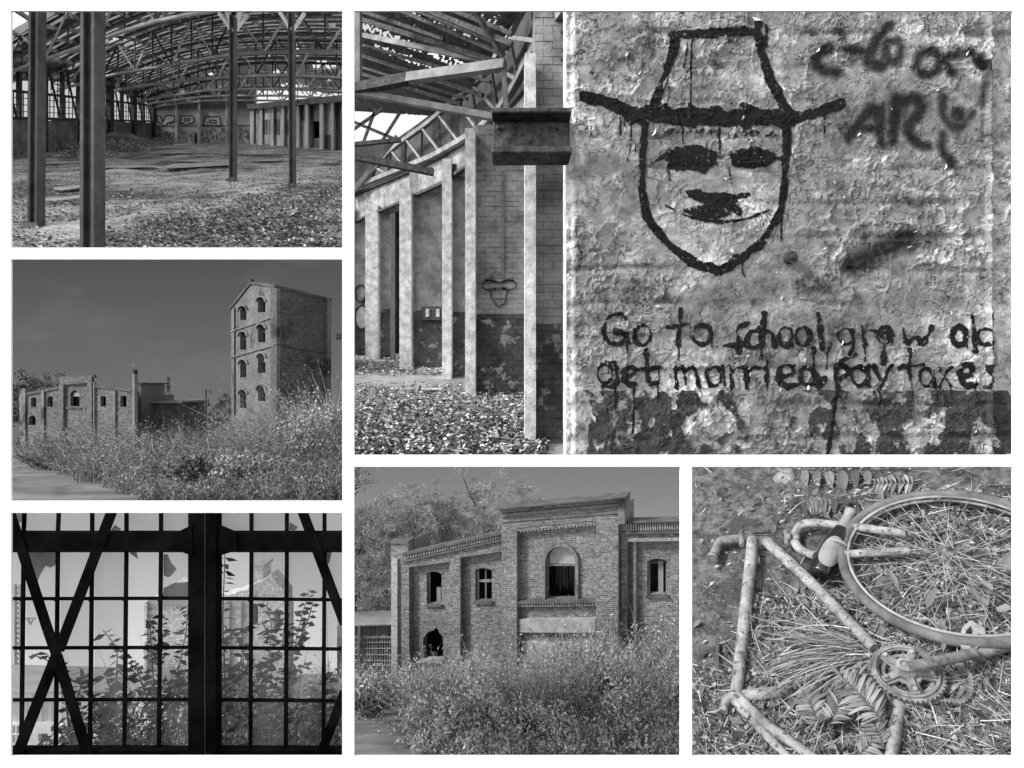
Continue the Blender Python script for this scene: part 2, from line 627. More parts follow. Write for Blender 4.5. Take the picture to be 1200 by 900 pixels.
def hall_letter(strokes, fill):
    bm_ = MB()
    for st_ in strokes:
        ribbon(st_, 0.5, lambda a, b: ew(a, b, 0.25), bm_)
    bm_.build('wall_letter', m_black, hall)
    fm_ = MB()
    fm_.prism([ew(a, b, 0.12) for a, b in fill], (0, -0.08, 0))
    fm_.build('wall_letter_fill', M('letter_white', 0.88, 0.92, 1, 0), hall)
def z3(x, y):
    return (200 + x / 5.05, 12 + y / 5.05)
def z2(x, y):
    return (12 + x / 5.06, 12 + y / 5.06)
W_ = [(868, 628), (890, 628), (905, 665), (925, 625), (975, 625), (975, 660), (935, 668), (918, 690), (895, 668), (880, 668), (868, 628)]
hall_letter([[z2(*p) for p in W_]], [z2(*p) for p in W_[:-1]])
R_ = [(62, 628), (125, 625), (140, 640), (135, 668), (105, 672), (90, 690), (78, 668), (58, 672), (62, 628)]
hall_letter([[z3(*p) for p in R_], [z3(*p) for p in [(85, 645), (110, 642), (112, 656), (86, 658), (85, 645)]]], [z3(*p) for p in R_[:-1]])
A_ = [(205, 632), (290, 632), (300, 685), (192, 685), (205, 632)]
hall_letter([[z3(*p) for p in A_], [z3(*p) for p in [(232, 652), (270, 652), (270, 668), (232, 668), (232, 652)]]], [z3(*p) for p in A_[:-1]])
tg = MB()
for k in range(150):
    x = rnd.uniform(181, 292); y = rnd.uniform(151, 165)
    if 224 < x < 233: continue
    p = [(x, y)]
    for j in range(3):
        p.append((p[-1][0] + rnd.uniform(-1.5, 1.8), min(167, max(150, p[-1][1] + rnd.uniform(-3, 3)))))
    ribbon(p, 0.30, lambda a, b: ew(a, b, 0.18), tg, 0.15)
props(tg.build('scribbled_tags', m_soot, hall), kind='stuff')

m_pier1 = M('white_pier', .7, .9, .15, .6, .3)
# right wall with its white piers
def rw(px, h, o=0.0):
    k = (px - 295) / (402 - 295.0)
    base = 168 + 8.2 * k
    y = 600 * S1.H / (base - S1.hy)
    return S1.p((px - 600) / 600 * y, y - o, h)
for (a, b, h, top, mt_, o) in [(292, 333, -0.5, 24, m_pl1, 0.0), (333, 352, -0.5, 24, m_pl1, 0), (352, 366, 14, 24, m_soot, 0), (366, 378, 13.5, 24, m_soot, 0), (378, 392, -0.5, 24, m_pl1, 0), (392, 412, -.5, 24, m_soot, 0), (352, 366, -0.5, 14, m_pl1, 0), (366, 378, -0.5, 5, m_soot, 0)]:
    MB().hexa([rw(a, h, 0), rw(b, h, 0), rw(b, h, -3), rw(a, h, -3), rw(a, top, 0), rw(b, top, 0), rw(b, top, -3), rw(a, top, -3)]).build('side_wall_panel', mt_, hall)
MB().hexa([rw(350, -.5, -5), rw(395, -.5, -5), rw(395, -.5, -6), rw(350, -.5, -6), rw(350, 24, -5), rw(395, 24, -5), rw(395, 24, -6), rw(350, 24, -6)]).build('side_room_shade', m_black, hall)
MB().hexa([rw(378.2, -.4, 0.3), rw(402, -.4, 0.3), rw(402, -.4, 0), rw(378.2, -.4, 0), rw(378.2, 7, 0.3), rw(402, 7, 0.3), rw(402, 7, 0), rw(378.2, 7, 0)]).build('side_wall_dado', m_dado1, hall)
for a, b, o in [(295, 299, 2), (306, 309, 2), (319, 322.5, 2.5), (332, 335, 2.5), (341, 344, 3), (350, 353, 3), (360.5, 364.5, 3.5), (377.5, 381.5, 3.5), (391, 394, 3.5), (404, 408, 3.5)]:
    MB().hexa([rw(a, -.5, o), rw(b, -.5, o), rw(b, -.5, 0.2), rw(a, -.5, 0.2), rw(a, 22, o), rw(b, 22, o), rw(b, 22, 0.2), rw(a, 22, 0.2)]).build('pier', m_pier1, hall)
for a, b in [(309.5, 314), (315, 319), (323, 328), (335.5, 340.5)]:
    MB().hexa([rw(a, 6, .15), rw(b, 6, .15), rw(b, 6, 0), rw(a, 6, 0), rw(a, 15, .15), rw(b, 15, .15), rw(b, 15, 0), rw(a, 15, 0)]).build('boarded_opening', m_soot, hall)
MB().hexa([rw(294, 22, 4.5), rw(410, 22, 4.5), rw(410, 22, -3), rw(294, 22, -3), rw(294, 25, 4.5), rw(410, 25, 4.5), rw(410, 25, -3), rw(294, 25, -3)]).build('side_wall_head', m_soot, hall)

# trusses: (left, middle, right) points of the bottom chord as picture column, row, depth
TR = [((-60, 110, 175), (69, 64, 143), (168, 28, 127), (240, 13, 116), (300, 8, 108), (420, 6, 98)),
      ((60, 108, 245), (124, 89, 228), (240, 69, 196), (273, 64, 188), (330, 60, 181), (420, 61, 172)),
      ((112, 112, 282), (137, 105, 276), (207, 95, 266), (273, 90, 258), (330, 88, 250), (420, 92, 238)),
      ((150, 122, 306), (171, 117, 302), (240, 106, 294), (273, 104.5, 290), (330, 104, 282), (420, 108, 268)),
      ((165, 125, 320), (175, 121, 318), (240, 113, 313), (273, 112, 310), (330, 112, 304), (420, 117, 292)),
      ((172, 128, 330), (180, 125, 330), (240, 118, 329), (273, 117.5, 328), (330, 118, 326), (420, 123, 322))]
DEP = [9.5, 14, 15, 12, 9, 6]
tops = []
def resample(P, n):
    L = [0]
    for a, b in zip(P, P[1:]):
        L.append(L[-1] + (b - a).length)
    out = []
    for i in range(n):
        s = L[-1] * i / (n - 1)
        j = max(k for k in range(len(L)) if L[k] <= s + 1e-6)
        if j >= len(P) - 1:
            out.append(P[-1].copy()); continue
        out.append(P[j].lerp(P[j + 1], (s - L[j]) / (L[j + 1] - L[j])))
    return out
for ti, T in enumerate(TR):
    P = [at(*q) for q in T]
    n = 15
    B = resample(P, n)
    T_ = []
    for i, b in enumerate(B):
        k = math.sin(math.pi * min(1, (i + 0.8) / (n * 0.62)) * 0.5)
        T_.append(b + Vector((0, 0, 2.5 + DEP[ti] * k)))
    tops.append(T_)
    w = (0.6, 0.85, 0.95, 0.95, 0.9, 0.9)[ti]
    root = MB()
    for a, b in zip(B, B[1:]):
        root.beam(a, b, w, w * 1.0)
    tr = root.build('truss', m_truss, hall)
    tc = MB()
    for a, b in zip(T_, T_[1:]):
        tc.beam(a, b, w * 0.9, w * 0.9)
    tc.build('top_chord', m_steel, tr)
    for i in range(n):
        MB().beam(B[i], T_[i], 0.5 * w, 0.5 * w, up=(0, 1, 0)).build('truss_upright', m_steel, tr)
        if i < n - 1:
            a, b = (B[i], T_[i + 1]) if i % 2 else (T_[i], B[i + 1])
            MB().beam(a, b, 0.62 * w, 0.62 * w).build('truss_diagonal', m_truss if i % 3 else m_steel, tr)

# roof deck over the top chords, with gaps where sheets are missing and added slits for daylight
rows = []
near = [p + Vector((0, -75 - 80 * (1 - i / 14), -75 * S1.rise * 0.35)) for i, p in enumerate(tops[0])]
lines = [near] + tops + [[p + Vector((0, 6, 0)) for p in tops[-1]]]
NS = 48
lines = [resample(l, NS) for l in lines]
HOLES = [(150, 54, 8, 3), (108, 80, 4, 2), (250, 90, 6, 1.6), (300, 30, 5, 1.6), (318, 70, 4, 2.5), (290, 117, 6, 3), (385, 96, 6, 3), (135, 49, 17, 4), (120, 44, 6, 3), (64, 72, 6, 3), (86, 74, 4, 3), (98, 76, 5, 3), (380, 80, 14, 5), (350, 108, 12, 7), (337, 106, 9, 6), (366, 110, 8, 4), (300, 110, 5, 4), (285, 126, 7, 3), (345, 50, 3, 16), (349, 62, 3, 8), (337, 32, 3, 4), (326, 87, 7, 3), (131, 98, 3, 7), (171, 110, 3, 4), (345, 20, 3, 6), (222, 116, 7, 2), (215, 111, 6, 2), (232, 110, 6, 1.5), (375, 36, 10, 1.2), (390, 34, 6, 1.0), (372, 42, 8, 1.0)]
dk = MB()
ND = 9
for ai, (a, b) in enumerate(zip(lines, lines[1:])):
    for j in range(ND):
        t0, t1 = j / ND, (j + 1) / ND
        for i in range(NS - 1):
            q = [a[i].lerp(b[i], t0), a[i + 1].lerp(b[i + 1], t0), a[i + 1].lerp(b[i + 1], t1), a[i].lerp(b[i], t1)]
            c = (q[0] + q[2]) / 2
            px = 600 + 600 * c.x / c.y; py = 450 - 600 * c.z / c.y
            hole = False
            for hx, hy, rx, ry in HOLES:
                if ((px - hx) / rx) ** 2 + ((py - hy) / ry) ** 2 < 1 + rnd.uniform(-.3, .3):
                    hole = True
            if hole: continue
            up = Vector((0, 0, 1.0 + rnd.uniform(-0.12, 0.12)))
            gap = (0.46, 0.36, 0.40, 0.44, 0.46, 0.5, 0.55)[ai]  # added slit width; thick boards hide it while daylight gets in
            q = [q[0], q[1], q[1].lerp(q[2], 1 - gap), q[0].lerp(q[3], 1 - gap)]
            th_ = (0.62, .75, .85, .9, .9, .9, .9)[ai] * (q[3] - q[0]).length * gap / (1 - gap)
            dk.hexa([p + up for p in q] + [p + up + Vector((0, 0, th_)) for p in q])
dk.build('roof_deck', m_deck, hall)
for i in range(1, NS - 1, 3):
    pm = MB()
    for a, b in zip(lines, lines[1:]):
        pm.beam(a[i] + Vector((0, 0, 0.35)), b[i] + Vector((0, 0, 0.35)), 0.8, 1.1)
    pm.build('purlin', m_purlin, hall)
for l0, l1, n0 in ((0, 1, 2), (1, 2, 3), (2, 3, 2), (3, 4, 2)):
    for k in range(n0):
        t = (k + 0.5) / n0
        rm = MB()
        L0 = [lines[l0][i].lerp(lines[l0 + 1][i], t) + Vector((0, 0, -0.3)) for i in range(0, NS, 4)]
        for a, b in zip(L0, L0[1:]):
            rm.beam(a, b, 0.8, 1.0)
        rm.build('rafter', m_purlin, hall)

# the free-standing columns
def column1(px, wpx, base, topy, label, lean=0.0):
    b = S1.g(px, base)
    z = b.y
    u = z / 600.0
    wd = wpx * u
    t = thing('steel_column', label, 'column', b, 'free standing columns in the hall')
    top = at(px + lean, topy, z)
    sh = MB()
    d = top - b
    for s in (-1, 1):                                       # two channel faces and a web between: an H section seen from its side
        o = Vector((s * wd * 0.38, 0, 0))
        sh.hexa([b + o + Vector((x * wd * 0.12, y * wd * 0.5, 0)) for x, y in ((-1, -1), (1, -1), (1, 1), (-1, 1))] + [top + o + Vector((x * wd * 0.12, y * wd * 0.5, 0)) for x, y in ((-1, -1), (1, -1), (1, 1), (-1, 1))])
    sh.build('flange', m_steel, t)
    wb = MB()
    wb.hexa([b + Vector((x * wd * 0.26, y * wd * 0.12, 0)) for x, y in ((-1, -1), (1, -1), (1, 1), (-1, 1))] + [top + Vector((x * wd * 0.26, y * wd * 0.12, 0)) for x, y in ((-1, -1), (1, -1), (1, 1), (-1, 1))])
    wb.build('web', m_steel, t)
    pl = MB()
    pl.hexa([b + Vector((x * wd * 1.0, y * wd * 0.9, -.3)) for x, y in ((-1, -1), (1, -1), (1, 1), (-1, 1))] + [b + Vector((x * wd * 0.55, y * wd * 0.55, wd * 0.5)) for x, y in ((-1, -1), (1, -1), (1, 1), (-1, 1))])
    pl.build('base_plate', m_steel, t)
    return t, b, top, wd
column1(42.5, 11, 268, -30, 'steel column with a splayed foot, at the far left of the hall', 2.0)
column1(108.5, 16.5, 331, -40, 'thickest steel column, nearest the viewer, its foot out of sight', 0.6)
t, b, top, wd = column1(273, 6.2, 212, 20, 'slim steel column in mid hall with forked braces under the roof', 0.5)
br = MB()
for dx, dy in ((-16, -22), (16, -20), (-7, -24), (9, -26)):
    br.beam(at(273.5, 38, b.y), at(273.5 + dx, 38 + dy, b.y + abs(dx) * 0.2), wd * 0.6, wd * 0.6)
br.build('forked_brace', m_truss, t)
t, b, top, wd = column1(343, 6.0, 219, -10, 'slim steel column at the right of the hall beside the roof gaps', -1.5)
br = MB()
for dx, dy in ((-16, -24), (14, -20)):
    br.beam(at(342.5, 36, b.y), at(342.5 + dx, 36 + dy, b.y + 2), wd * 0.6, wd * 0.6)
br.build('forked_brace', m_truss, t)

# pale patches and loose things on the floor
m_patch = M('pale_patch', 0.22, 0.5, 0.3, 0.4, 0.2)  # thin slabs laid for the pale patches on the floor
def slab1(px, py, w, d, label, th=0.15):
    w *= .8; d *= .8
    z = S1.g(px, py).y
    c = S1.p((px - 600) / 600 * z, z)
    pts = []
    n = 9
    for k in range(n):
        a = 2 * math.pi * k / n
        r = rnd.uniform(0.75, 1.15)
        x = c.x + math.cos(a) * r * w; y = c.y + math.sin(a) * r * d
        pts.append(S1.p(x, y, 0.45 + rnd.uniform(0, 0.3)))
    o = MB().prism(pts, (0, 0, th)).build('floor_patch', m_patch)
    props(o, label, 'patch', 'pale patches about the hall floor')
slab1(238, 196, 9, 14, 'widest pale patch on the hall floor behind the slim mid column')
slab1(224, 191, 5, 6, 'small pale patch just behind the widest patch on the hall floor')
slab1(76, 237, 4, 2.6, 'bright patch of sunlight on the floor between the two left columns')  # slab added for a patch of sunlight
slab1(86, 224, 4, 3, 'narrow pale patch behind the bright one between the left columns')
slab1(312, 190, 6, 7, 'pale patch on the leaves left of the right hand slim column')
slab1(206, 180, 9, 6, 'far pale patch on the floor in front of the white end wall')
slab1(238, 184, 5, 5, 'pale patch right of the far patch near the dark doorway')
slab1(150, 198, 10, 6, 'long pale patch on the floor behind the thickest column')
slab1(60, 193, 9, 5, 'pale patch on the floor under the left windows')

m_leaf1 = M_tone('litter_leaf', 0.06, 0.8)
def litter(name, st, n, sampler, size, mat, parent=None, flat=0.5, h=0.02, tone=None):
    P = np.array([sampler() for _ in range(n)])
    P[:, 2] += rng.random(n) * h
    D = rng.normal(size=(n, 3)); D[:, 2] = rng.normal(size=n) * flat * 0.5 + 0.1
    o = leaves(name, P, D, size * (0.6 + 0.8 * rng.random(n)), mat, parent, w=0.75, fold=0.35, up=np.array([[0, 0, 1.0]]), tone=tone)
    return props(o, kind='stuff')
def s_litter1():
    while True:
        py = 190 + 115 * rnd.random() ** 0.75
        px = rnd.uniform(0, 420)
        k = (px - 60) / 340.0
        if rnd.random() < min(1, max(0.06, (py - 285 + 95 * k) / 40.0 + 0.15)):
            break
    return tuple(S1.g(px, py))
litter('leaf_litter', S1, 26000, s_litter1, 0.42, m_leaf1, h=0.3, tone=rng.random(26000) ** 1.6)
def s_crumb1():
    py = 172 + 130 * rnd.random() ** 1.3
    return tuple(S1.g(rnd.uniform(0, 420), py))
litter('floor_rubble', S1, 22000, s_crumb1, 0.30, M_tone('rubble_crumb', 0.08, 0.7), h=0.25, flat=.9)
# weeds along the left wall
m_bark1 = M('dry_stem', .1, .25, 2, 0)
m_weed1 = M_tone('hall_weed_leaf', 0.10, 0.6)
def weed1(px, base, w, h, n, label):
    b = S1.g(px, base)
    t = thing('weed_clump', label, 'weeds', b, 'weeds growing along the hall wall')
    P = np.array(b)[None, :] + rng.normal(size=(n, 3)) * np.array([w * .5, w * .4, 1]) * np.array([1, 1, 0])
    r = np.sqrt(((P[:, 0] - b.x) / w) ** 2)
    P[:, 2] = b.z + rng.random(n) ** 0.8 * h * np.clip(1.1 - r, 0.15, 1) + S1.rise * (P[:, 1] - b.y)
    D = rng.normal(size=(n, 3)); D[:, 2] += 0.5
    leaves('foliage', P, D, 1.1 * (.5 + rng.random(n)), m_weed1, t, tone=rng.random(n))
    for k in range(6):
        a = b + Vector((rnd.gauss(0, w * .3), rnd.gauss(0, w * .3), 0))
        MB().tube([a, a + Vector((rnd.gauss(0, 1), rnd.gauss(0, 1), h * 0.8))], 0.12, 4).build('stem', m_bark1, t)
weed1(140, 178, 13, 5, 800, 'leafy weeds by the hall wall right of the thickest column')
weed1(100, 184, 8, 3, 400, 'low weeds at the hall wall behind the thickest column')
weed1(174, 172, 10, 4.5, 500, 'weeds in the far corner of the hall below the end wall')
weed1(88, 179, 6, 4, 300, 'small weeds against the dark hall parapet left of the thickest column')
hb = S1.g(151, 177)
o = MB().lathe(hb + Vector((-8, 0, 4)), (1, .2, 0), [(0, 3.5), (2, 4.2), (9, 4.4), (12, 3)], 9).build('dark_crate', m_dado1)
props(o, 'dark rounded bale among the weeds at the foot of the hall wall', 'bale')

# ================================================================== scene: graffiti pier and curved roundhouse wall (upper right)
S2 = Stage(350, 1.586)
PZ = 4.8
m_pl2 = M('worn_whitewash', 0.36, 0.72, 7.0, 0.9, 0.03, spots=(16.0, 0.66, 0.2))
m_wall2 = M('grey_limewash', 0.17, 0.40, 3.0, 0.8, 0.03, spots=(2.5, 0.68, 0.12), coord='World')
m_dado2 = M('dark_dado_paint', 0.04, 0.12, 3.0, 0.7, 0.03, spots=(5.0, 0.60, 0.30), coord='World')
m_joint = M('brick_joint', 0.12, 0.22, 5.0, 0.4, 0.01)
m_dirt2 = M('hall_dust', 0.16, 0.34, 1.3, 0.7, 0.05)
m_iron2 = M('dark_iron', 0.02, 0.10, 14.0, 0.9, 0.02, rough=0.75, spots=(9.0, .66, .16))
m_iron2l = M('dusty_iron', 0.16, 0.34, 3.0, 0.5, 0.02, rough=0.8)
m_plank2 = M('roof_boards', 0.035, 0.10, 2.0, 0.5, 0.03)

g2 = ground_grid('roundhouse_ground', S2, (lambda y: -0.318 * y - 0.0, lambda y: 0.16 * y + .2, 60), (5.02, 15.8, 90), m_dirt2, amp=0.05, cells=14, seed=5)
bd = MB()
sk2 = MB().add([at(405, 60, 17.5), at(560, 60, 17.5), at(560, 470, 17.5), at(405, 470, 17.5)], [(0, 1, 2, 3)])
sk2.v += [tuple(Vector(p) + Vector((0, .1, 0))) for p in sk2.v[:4]]
sk2.f += [(7, 6, 5, 4), (0, 4, 5, 1), (1, 5, 6, 2), (2, 6, 7, 3), (3, 7, 4, 0)]
props(sk2.build('sky', M_sky('sky_white', 255, 255, 0, 8)), kind='structure')

# ---- the near pier: a fine grid whose courses, blisters and lost plaster are real relief
X0, X1, Y0, Y1 = 664.0, 1215.0, -30.0, 541.0
NX, NY = 690, 715
U = np.linspace(X0, X1, NX); Vv = np.linspace(Y0, Y1, NY)
UU, VV = np.meshgrid(U, Vv)
n1 = vnoise(NX, NY, 7, 21, 6, 0.55)
n2 = vnoise(NX, NY, 34, 22, 4, 0.6)
n3 = vnoise(NX, NY, 14, 23, 5, 0.6)
wav = (vnoise(NX, NY, 6, 24, 3) - 0.5) * 10
course = np.cos((VV + wav) / 40.5 * 2 * math.pi)
cours = np.sign(course) * np.abs(course) ** 0.6
row = np.floor((VV + wav) / 40.5)
perp = np.cos((UU + (row % 2) * 50 + wav * 2) / 100.0 * 2 * math.pi)
perp = np.where(perp > 0.985, -1.0, 0.0) * 0.5
crk = np.abs(vnoise(NX, NY, 22, 25, 4, 0.6) - 0.5)
crk2 = np.abs(vnoise(NX, NY, 16, 26, 4, 0.62) - 0.5)
cracks = np.clip(1 - crk / 0.010, 0, 1) * (n3 > 0.44) + np.clip(1 - crk2 / 0.008, 0, 1) * (n1 > 0.45)
blist = np.maximum(0, n3 - 0.53) * 2.2
lift = np.clip((n1 - 0.52) * 12, 0, 1) * 0.35
rid = 1 - np.abs(2 * vnoise(NX, NY, 11, 41, 5, .6) - 1)
rid2 = 1 - np.abs(2 * vnoise(NX, NY, 24, 42, 4, .6) - 1)
wr = np.clip((rid - .90) / .10, 0, 1) + .7 * np.clip((rid2 - .90) / .10, 0, 1)
dc_ = ((VV + wav * 1.3 + 20) % 39.5) - 19.7
joint = np.exp(-(dc_ / 4.5) ** 2) * np.clip(vnoise(NX, NY, 10, 43, 3) * 2.6 - .75, 0, 1)
brw = ((UU + (np.floor((VV + wav * 1.3 + 20) / 39.5) % 2) * 48 + wav * 2) % 96) - 48
joint = np.maximum(joint, .7 * np.exp(-(brw / 3.5) ** 2) * np.clip(vnoise(NX, NY, 12, 44, 3) * 3 - 1.5, 0, 1))
nC = vnoise(NX, NY, 9, 31, 2)
n4 = vnoise(NX, NY, 60, 32, 4, .65)
H2 = 0.013 * wr - 0.020 * joint + 0.022 * (n1 - .5) + 0.010 * (n2 - 0.5) + 0.007 * (n4 - .5) + 0.010 * blist - 0.014 * cracks + 0.010 * lift
msk = np.clip(vnoise(NX, NY, 7, 51, 4, .6) * 2.6 - .75, 0, 1)
H2 = H2 * (.30 + .85 * msk)
wr = wr * (.35 + .65 * msk)
dado_line = 457 + (n3 - 0.5) * 5
isdado = VV > dado_line
peel = .55 * vnoise(NX, NY, 9, 27, 6, 0.62) + .45 * vnoise(NX, NY, 20, 28, 6, .66, ratio=.5)
patch = (peel + 0.22 * (n2 - .5) > 0.555)
patch |= ((UU - 905) / 60) ** 2 + ((VV - 470) / 26) ** 2 < 0.8 + (n2 - .5) * 1.6
patch |= ((UU - 672) / 22) ** 2 + ((VV - 490) / 50) ** 2 < 0.8 + (n3 - .5) * 2.0
patch |= ((UU - 838) / 22) ** 2 + ((VV - 492) / 22) ** 2 < 0.9 + (n2 - .5) * 1.4
patch |= ((UU - 938) / 12) ** 2 + ((VV - 515) / 32) ** 2 < 0.9 + (n2 - .5) * 1.4
dado = np.where(isdado & ~patch, 1.0, 0.0)
H2 += 0.012 * dado
edge = np.clip(1 - (UU - X0 - 3 - 5 * n3) / 5.0, 0, 1)
H2 -= 0.05 * edge * (n2 + .3)
right_face = UU > 1160
H2 -= np.where(right_face, 0.03, 0) - np.clip(1 - np.abs(UU - 1159) / 5.0, 0, 1) * 0.03
shade = 0.56 + 0.8 * (n1 - .5) + 0.6 * (n2 - .5) + .5 * (n4 - .5) - 0.36 * cracks + .16 * wr * np.sign(n4 - .45) - .13 * joint + 0.15 * np.where(UU > 1160, 1, 0)  # wear tones, plus relief shading painted on wrinkles and joints
n5 = vnoise(NX, NY, 4, 33, 5, .6, ratio=3.2)
shade += 0.35 * edge + 0.75 * (n5 - .5)
tonep = np.clip(shade, 0, 1)

def pier_y(px, py):                                         # relief (towards the viewer) at a point of the face
    i = np.clip(((np.asarray(px) - X0) / (X1 - X0) * (NX - 1)).round().astype(int), 0, NX - 1)
    j = np.clip(((np.asarray(py) - Y0) / (Y1 - Y0) * (NY - 1)).round().astype(int), 0, NY - 1)
    return H2[j, i]

def grid_obj(name, mask, lift_, mat, parent, extra):
    """Faces of the pier grid where mask holds, lifted off the relief."""
    Y = PZ - H2 - lift_
    V = np.stack([(UU - 600) / 600 * PZ, Y, (450 - VV) / 600 * PZ], -1).reshape(-1, 3)
    j, i = np.nonzero(mask[:-1, :-1] | mask[1:, :-1] | mask[:-1, 1:] | mask[1:, 1:])
    a = j * NX + i
    F = np.stack([a, a + NX, a + NX + 1, a + 1], -1)
    used = np.unique(F)
    remap = np.zeros(NX * NY, dtype=np.int64); remap[used] = np.arange(len(used))
    return np_mesh(name, V[used], remap[F], mat, parent, smooth=True, extra={k: v.reshape(-1)[used] for k, v in extra.items()})

m, t, p = _nodes('peeling_plaster')
a1 = t.nodes.new('ShaderNodeAttribute'); a1.attribute_name = 'tone'
a2 = t.nodes.new('ShaderNodeAttribute'); a2.attribute_name = 'dado'
f = noise(t, 9.0, 9.0, 0.72)
tt = mathn(t, 'ADD', mathn(t, 'MULTIPLY', a1.outputs['Fac'], 0.75), mathn(t, 'MULTIPLY', f, 0.25))
pc = ramp(t, tt, [(0.16, 0.06), (0.34, 0.18), (0.60, 0.34), (0.88, 0.78)])
dc = ramp(t, f, [(0.30, 0.025), (0.70, 0.085)])
t.links.new(mixc(t, a2.outputs['Fac'], pc, dc), p.inputs['Base Color'])
p.inputs['Roughness'].default_value = 0.75
p.inputs['Specular IOR Level'].default_value = 0.3
vor = t.nodes.new('ShaderNodeTexVoronoi')
vor.feature = 'DISTANCE_TO_EDGE'
vor.inputs['Scale'].default_value = 7.0
tc = t.nodes.new('ShaderNodeTexCoord')
t.links.new(mixc(t, 0.22, tc.outputs['Object'], noise(t, 6.0, 4)), vor.inputs['Vector'])
ve = ramp(t, vor.outputs['Distance'], [(0.0, 0.0), (0.03, 1.0)])
hh = mathn(t, 'ADD', mathn(t, 'MULTIPLY', ve, 0.25), mathn(t, 'ADD', mathn(t, 'MULTIPLY', noise(t, 22.0, 10, 0.75), 1.0), noise(t, 5.0, 8, 0.7)))
bump(t, p, hh, 0.8, 0.035)
m_face2 = m

pier = thing('graffiti_pier', 'big peeling whitewashed pier with a painted hat face and painted slogan', 'pier', at(925, 560, PZ + .2))
grid_obj('plaster_face', np.ones_like(UU, dtype=bool), 0.0, m_face2, pier, {'tone': tonep, 'dado': dado})
MB().box((at(665.5, 0, PZ).x, PZ + 0.08, at(0, 540, PZ).z), (at(1215, 0, PZ).x, PZ + 0.45, at(0, -40, PZ).z)).build('masonry_core', m_pl2, pier)

# ---- paint strokes rasterised to a coverage map, then laid on the relief as thin paint films
def stroke(cov, pts, w, hard=1.6, amt=1.0, jit=0.35, taper=0.0):
    pts = np.array(pts, dtype=float)
    if len(pts) > 2:                                        # round the corners a little
        q = [pts[0]]
        for a, b, c in zip(pts, pts[1:], pts[2:]):
            q += [a * .25 + b * .75, b * .75 + c * .25]
        q.append(pts[-1])
        pts = np.array(q)
    seg = np.linalg.norm(np.diff(pts, axis=0), axis=1)
    L = max(1e-6, seg.sum()); s0 = 0
    for a, b, l in zip(pts, pts[1:], seg):
        pad = w * 1.6 + 4
        ia = max(0, int((min(a[0], b[0]) - pad - X0) / (X1 - X0) * NX)); ib = min(NX, int((max(a[0], b[0]) + pad - X0) / (X1 - X0) * NX) + 1)
        ja = max(0, int((min(a[1], b[1]) - pad - Y0) / (Y1 - Y0) * NY)); jb = min(NY, int((max(a[1], b[1]) + pad - Y0) / (Y1 - Y0) * NY) + 1)
        if ib <= ia or jb <= ja: continue
        x = UU[ja:jb, ia:ib] - a[0]; y = VV[ja:jb, ia:ib] - a[1]
        d = b - a
        tt_ = np.clip((x * d[0] + y * d[1]) / max(1e-6, d @ d), 0, 1)
        dist = np.hypot(x - tt_ * d[0], y - tt_ * d[1])
        pos = (s0 + tt_ * l) / L
        ww = w / 2 * (1 - taper * np.abs(2 * pos - 1) ** 2) * (1 + jit * 2 * (n2[ja:jb, ia:ib] - 0.5) * 2)
        c = np.clip((ww - dist) / hard + 0.5, 0, 1) * amt
        cov[ja:jb, ia:ib] = np.maximum(cov[ja:jb, ia:ib], c)
        s0 += l
def blob(cov, cx, cy, rx, ry, hard=0.25, amt=1.0, wob=0.5):
    r = np.sqrt(((UU - cx) / rx) ** 2 + ((VV - cy) / ry) ** 2) + wob * (n2 - 0.5) + .3 * (n3 - .5)
    np.maximum(cov, np.clip((1 - r) / hard + 0.5, 0, 1) * amt, out=cov)
def ell(cx, cy, rx, ry, a0=0, a1=360, n=14):
    return [(cx + rx * math.cos(math.radians(a0 + (a1 - a0) * k / n)), cy + ry * math.sin(math.radians(a0 + (a1 - a0) * k / n))) for k in range(n + 1)]

def M_paint(name, lo, hi, dry, soft=False):
    m, t, p = _nodes(name)
    a = t.nodes.new('ShaderNodeAttribute'); a.attribute_name = 'cover'
    f = noise(t, 26.0 if not soft else 16.0, 8.0, 0.75)
    if soft:
        al = mathn(t, 'MULTIPLY', a.outputs['Fac'], ramp(t, f, [(0.3, 0.6), (0.6, 1.0)]), True)
    else:
        k = mathn(t, 'ADD', a.outputs['Fac'], mathn(t, 'MULTIPLY', mathn(t, 'SUBTRACT', f, 0.5), dry))
        al = ramp(t, k, [(0.60, 0.0), (0.78, 1.0)])
    t.links.new(ramp(t, f, [(0.3, lo), (0.75, hi)]), p.inputs['Base Color'])
    p.inputs['Roughness'].default_value = 0.9
    p.inputs['Specular IOR Level'].default_value = 0.05
    bump(t, p, noise(t, 22.0, 10, 0.75), 0.7, 0.03)
    t.links.new(al, p.inputs['Alpha'])
    return m
m_paint = M_paint('black_wall_paint', 0.008, 0.03, 3.3)
m_spray = M_paint('grey_spray_paint', 0.012, 0.03, 0, True)
def film(name, cov, lift_, mat, label=None):
    o = grid_obj(name, cov > 0.02, lift_, mat, pier, {'cover': cov})
    if label: o['label'] = label
    return o

